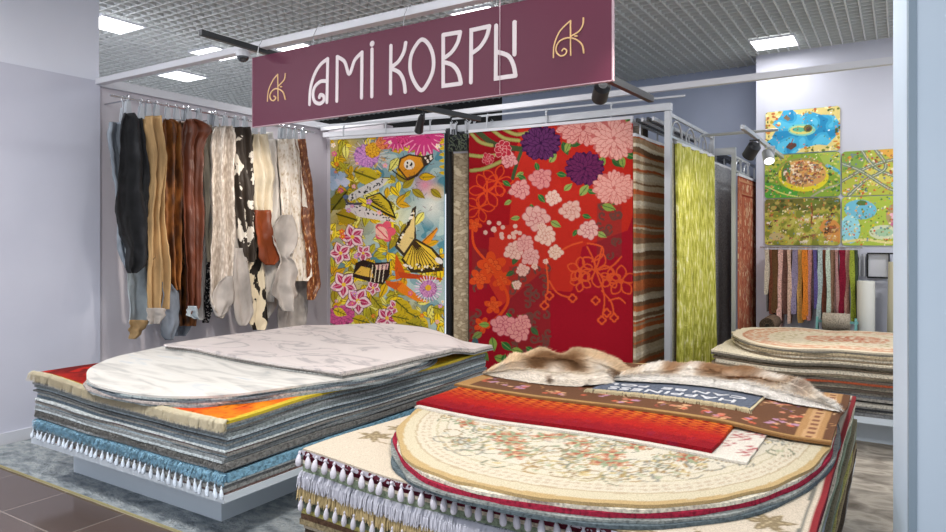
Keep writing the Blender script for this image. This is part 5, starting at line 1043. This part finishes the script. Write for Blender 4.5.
# rolls, frame and stand
def roll(p0, p1, r, mat, label, core='#3a3028', name='carpet_roll'):
    p0, p1 = Vector(p0), Vector(p1); d = (p1-p0).normalized(); e = tag(MB().tube([p0, p0+d*.004, p1-d*.004, p1], [r*.97, r, r, r*.97], 32).build(name, mat, None, True), label, 'carpet roll')
    sp = MB(); u = d.orthogonal().normalized(); w = d.cross(u)
    sp.tube([p0-d*.002+(u*math.cos(t)+w*math.sin(t))*(r*.28+r*.66*t/25) for t in [k*.5 for k in range(51)]], .003, 5).build('roll_spiral', plain('roll end', core, .9), e)
    MB().tube([p0-d*.004, p0+d*.01], r*.26, 16).build('core', plain('core '+core, core, .7), e); return e
c = ony(768, 323, 7.3); roll((c.x, 7.25, c.z-.02), (c.x, 7.75, c.z-.02), .075, fabric('#6b5a4c'), 'brown carpet roll lying end-on below the samples', '#1b1816')
sb = tag(empty('roll_cradle', (c.x, 7.5, 0)), 'low dark metal cradle under the brown roll, against the wall', 'stand')
for y_ in (7.32, 7.68): MB().bar((c.x-.12, y_, 0), (c.x-.03, y_, c.z-.09), .02, .02).bar((c.x+.12, y_, 0), (c.x+.03, y_, c.z-.09), .02, .02).bar((c.x-.06, y_, c.z-.098), (c.x+.06, y_, c.z-.098), .02, .012).build('trestle', M['dark_metal'], sb)
st = tag(empty('roll_stand', (-.5, 7.5, 0)), 'turquoise metal stand carrying a beige roll under the samples', 'stand')
c = ony(838, 322, 7.45); xL = ony(823, 322, 7.45).x; xR = ony(850, 322, 7.45).x
tq = plain('turquoise enamel', '#6fa9a8', .5)
MB().bar((xL-.06, 7.45, c.z+.0), (xR+.07, 7.45, c.z+.0), .02, .02).build('axle', tq, st)
for x in (xL-.05, xR+.05): MB().bar((x-.02, 7.3, 0), (x, 7.45, c.z+.04), .02, .02).bar((x+.02, 7.6, 0), (x, 7.45, c.z+.04), .02, .02).build('trestle', tq, st)
roll((xL, 7.45, c.z), (xR, 7.45, c.z), .085, fabric('#a59a8c'), 'beige roll carried on the turquoise stand', '#6b6258')
a = ony(856.5, 300, 7.55); b = ony(875, 300, 7.55); roll(((a.x+b.x)/2, 7.6, 0), ((a.x+b.x)/2, 7.6, ony(866, 281, 7.6).z), (b.x-a.x)/2, plain('pale foil roll', '#cfcfca', .5), 'tall white roll standing under the small black frame', '#8a8a88')
a = ony(885, 300, 7.55); roll((a.x+.1, 7.62, 0), (a.x+.12, 7.64, ony(890, 262, 7.6).z), .095, plain('cream roll', '#c2bca6', .6), 'tall cream roll standing against the right edge of the pale wall', '#8a8a88')
fr = tag(empty('sample_board', (-.2, 7.85, 1.25)), 'black edged sample board with grey stripes and a white panel on the wall', 'sample board')
a = ony(857, 254, 7.86); b = ony(889, 277, 7.86); x0, x1, z1, z0 = a.x, b.x, a.z, b.z; xm = x0+(x1-x0)*.36
MB().box(xm, x1, 7.87, 7.895, z0, z1).build('white_panel', M['white_metal'], fr)
MB().box(xm-.01, x1+.04, 7.83, 7.86, z1, z1+.015).box(xm-.01, x1+.03, 7.83, 7.86, z0-.015, z0).box(xm-.012, xm, 7.83, 7.86, z0, z1).box(x1-.005, x1+.007, 7.83, 7.86, z0, z1).build('black_edge', M['black'], fr)
for k in range(5): x = x0+(xm-x0)*k/5; MB().box(x, x+(xm-x0)*.1, 7.86, 7.88, z0, z1).build('strip', plain('strip %d' % k, ['#6d6f73', '#c9cbd0', '#8b8d92', '#d6d8dc', '#4c4e52'][k], .5), fr)
b = MB().box(-.5, -.47, 7.88, 7.9, 1.425, 1.44); thing_mb(b, 'wall_sensor', M['white_metal'], 'tiny white box on the wall just under the play mats', 'wall box')

# ---------------------------------------------------------------- light
W = bpy.data.worlds.new('W'); SC.world = W; W.use_nodes = True; W.node_tree.nodes['Background'].inputs[0].default_value = (.86, .92, 1, 1); W.node_tree.nodes['Background'].inputs[1].default_value = 1.12
def area(x, y, z, sx, sy, e, col=(1, .98, .95), rot=(0, 0, 0)):
    l = bpy.data.lights.new('panel lamp', 'AREA'); l.shape = 'RECTANGLE'; l.size = sx; l.size_y = sy; l.energy = e; l.color = col
    o = bpy.data.objects.new('panel lamp', l); COL.objects.link(o); o.location = (x, y, z); o.rotation_euler = rot; return o
for i, (x, y) in enumerate(lights): area(x, y, 3.475, .38, .38, [9, 30, 30, 24, 11, 12, 46, 66, 66, 62, 45][i])  # the last five lamps go with the added, unseen panels
def spotlamp(p, t, e, size, col=(1, .88, .74), soft=.08):
    pass
spot((-2.6, 3.02, 2.66), (-5.3, 4.0, 1.4), 'hidden', 0) if False else None
# spotlights on the front beam, above the frame of the photo, aimed at the stacks
spot((-1.75, 3.30, 2.72), (-3.6, 3.2, .65), 'black spotlight fixed behind the banner, aimed at the left stack', 42, 85)
spot((-.85, 2.9, 2.70), (-1.2, 3.0, .7), 'black spotlight on the front beam right of the banner, aimed at the front stack', 42, 85)
spot((-.2, 2.9, 2.70), (-5.4, 4.0, 1.3), 'black spotlight on the front beam, aimed across at the hides', 0, 40)

cam = bpy.data.cameras.new('Camera'); co = bpy.data.objects.new('Camera', cam); COL.objects.link(co); SC.camera = co
co.location = (0, 0, EYE); co.rotation_euler = (PI/2, 0, math.atan2(SA, CA)); cam.sensor_width = 36; cam.lens = F_/946*36; cam.shift_y = -26/946; cam.clip_start = .05
SC.view_settings.view_transform = 'Standard'; SC.view_settings.look = 'None'; SC.view_settings.gamma = 1; SC.view_settings.exposure = 0; SC.view_settings.use_curve_mapping = False
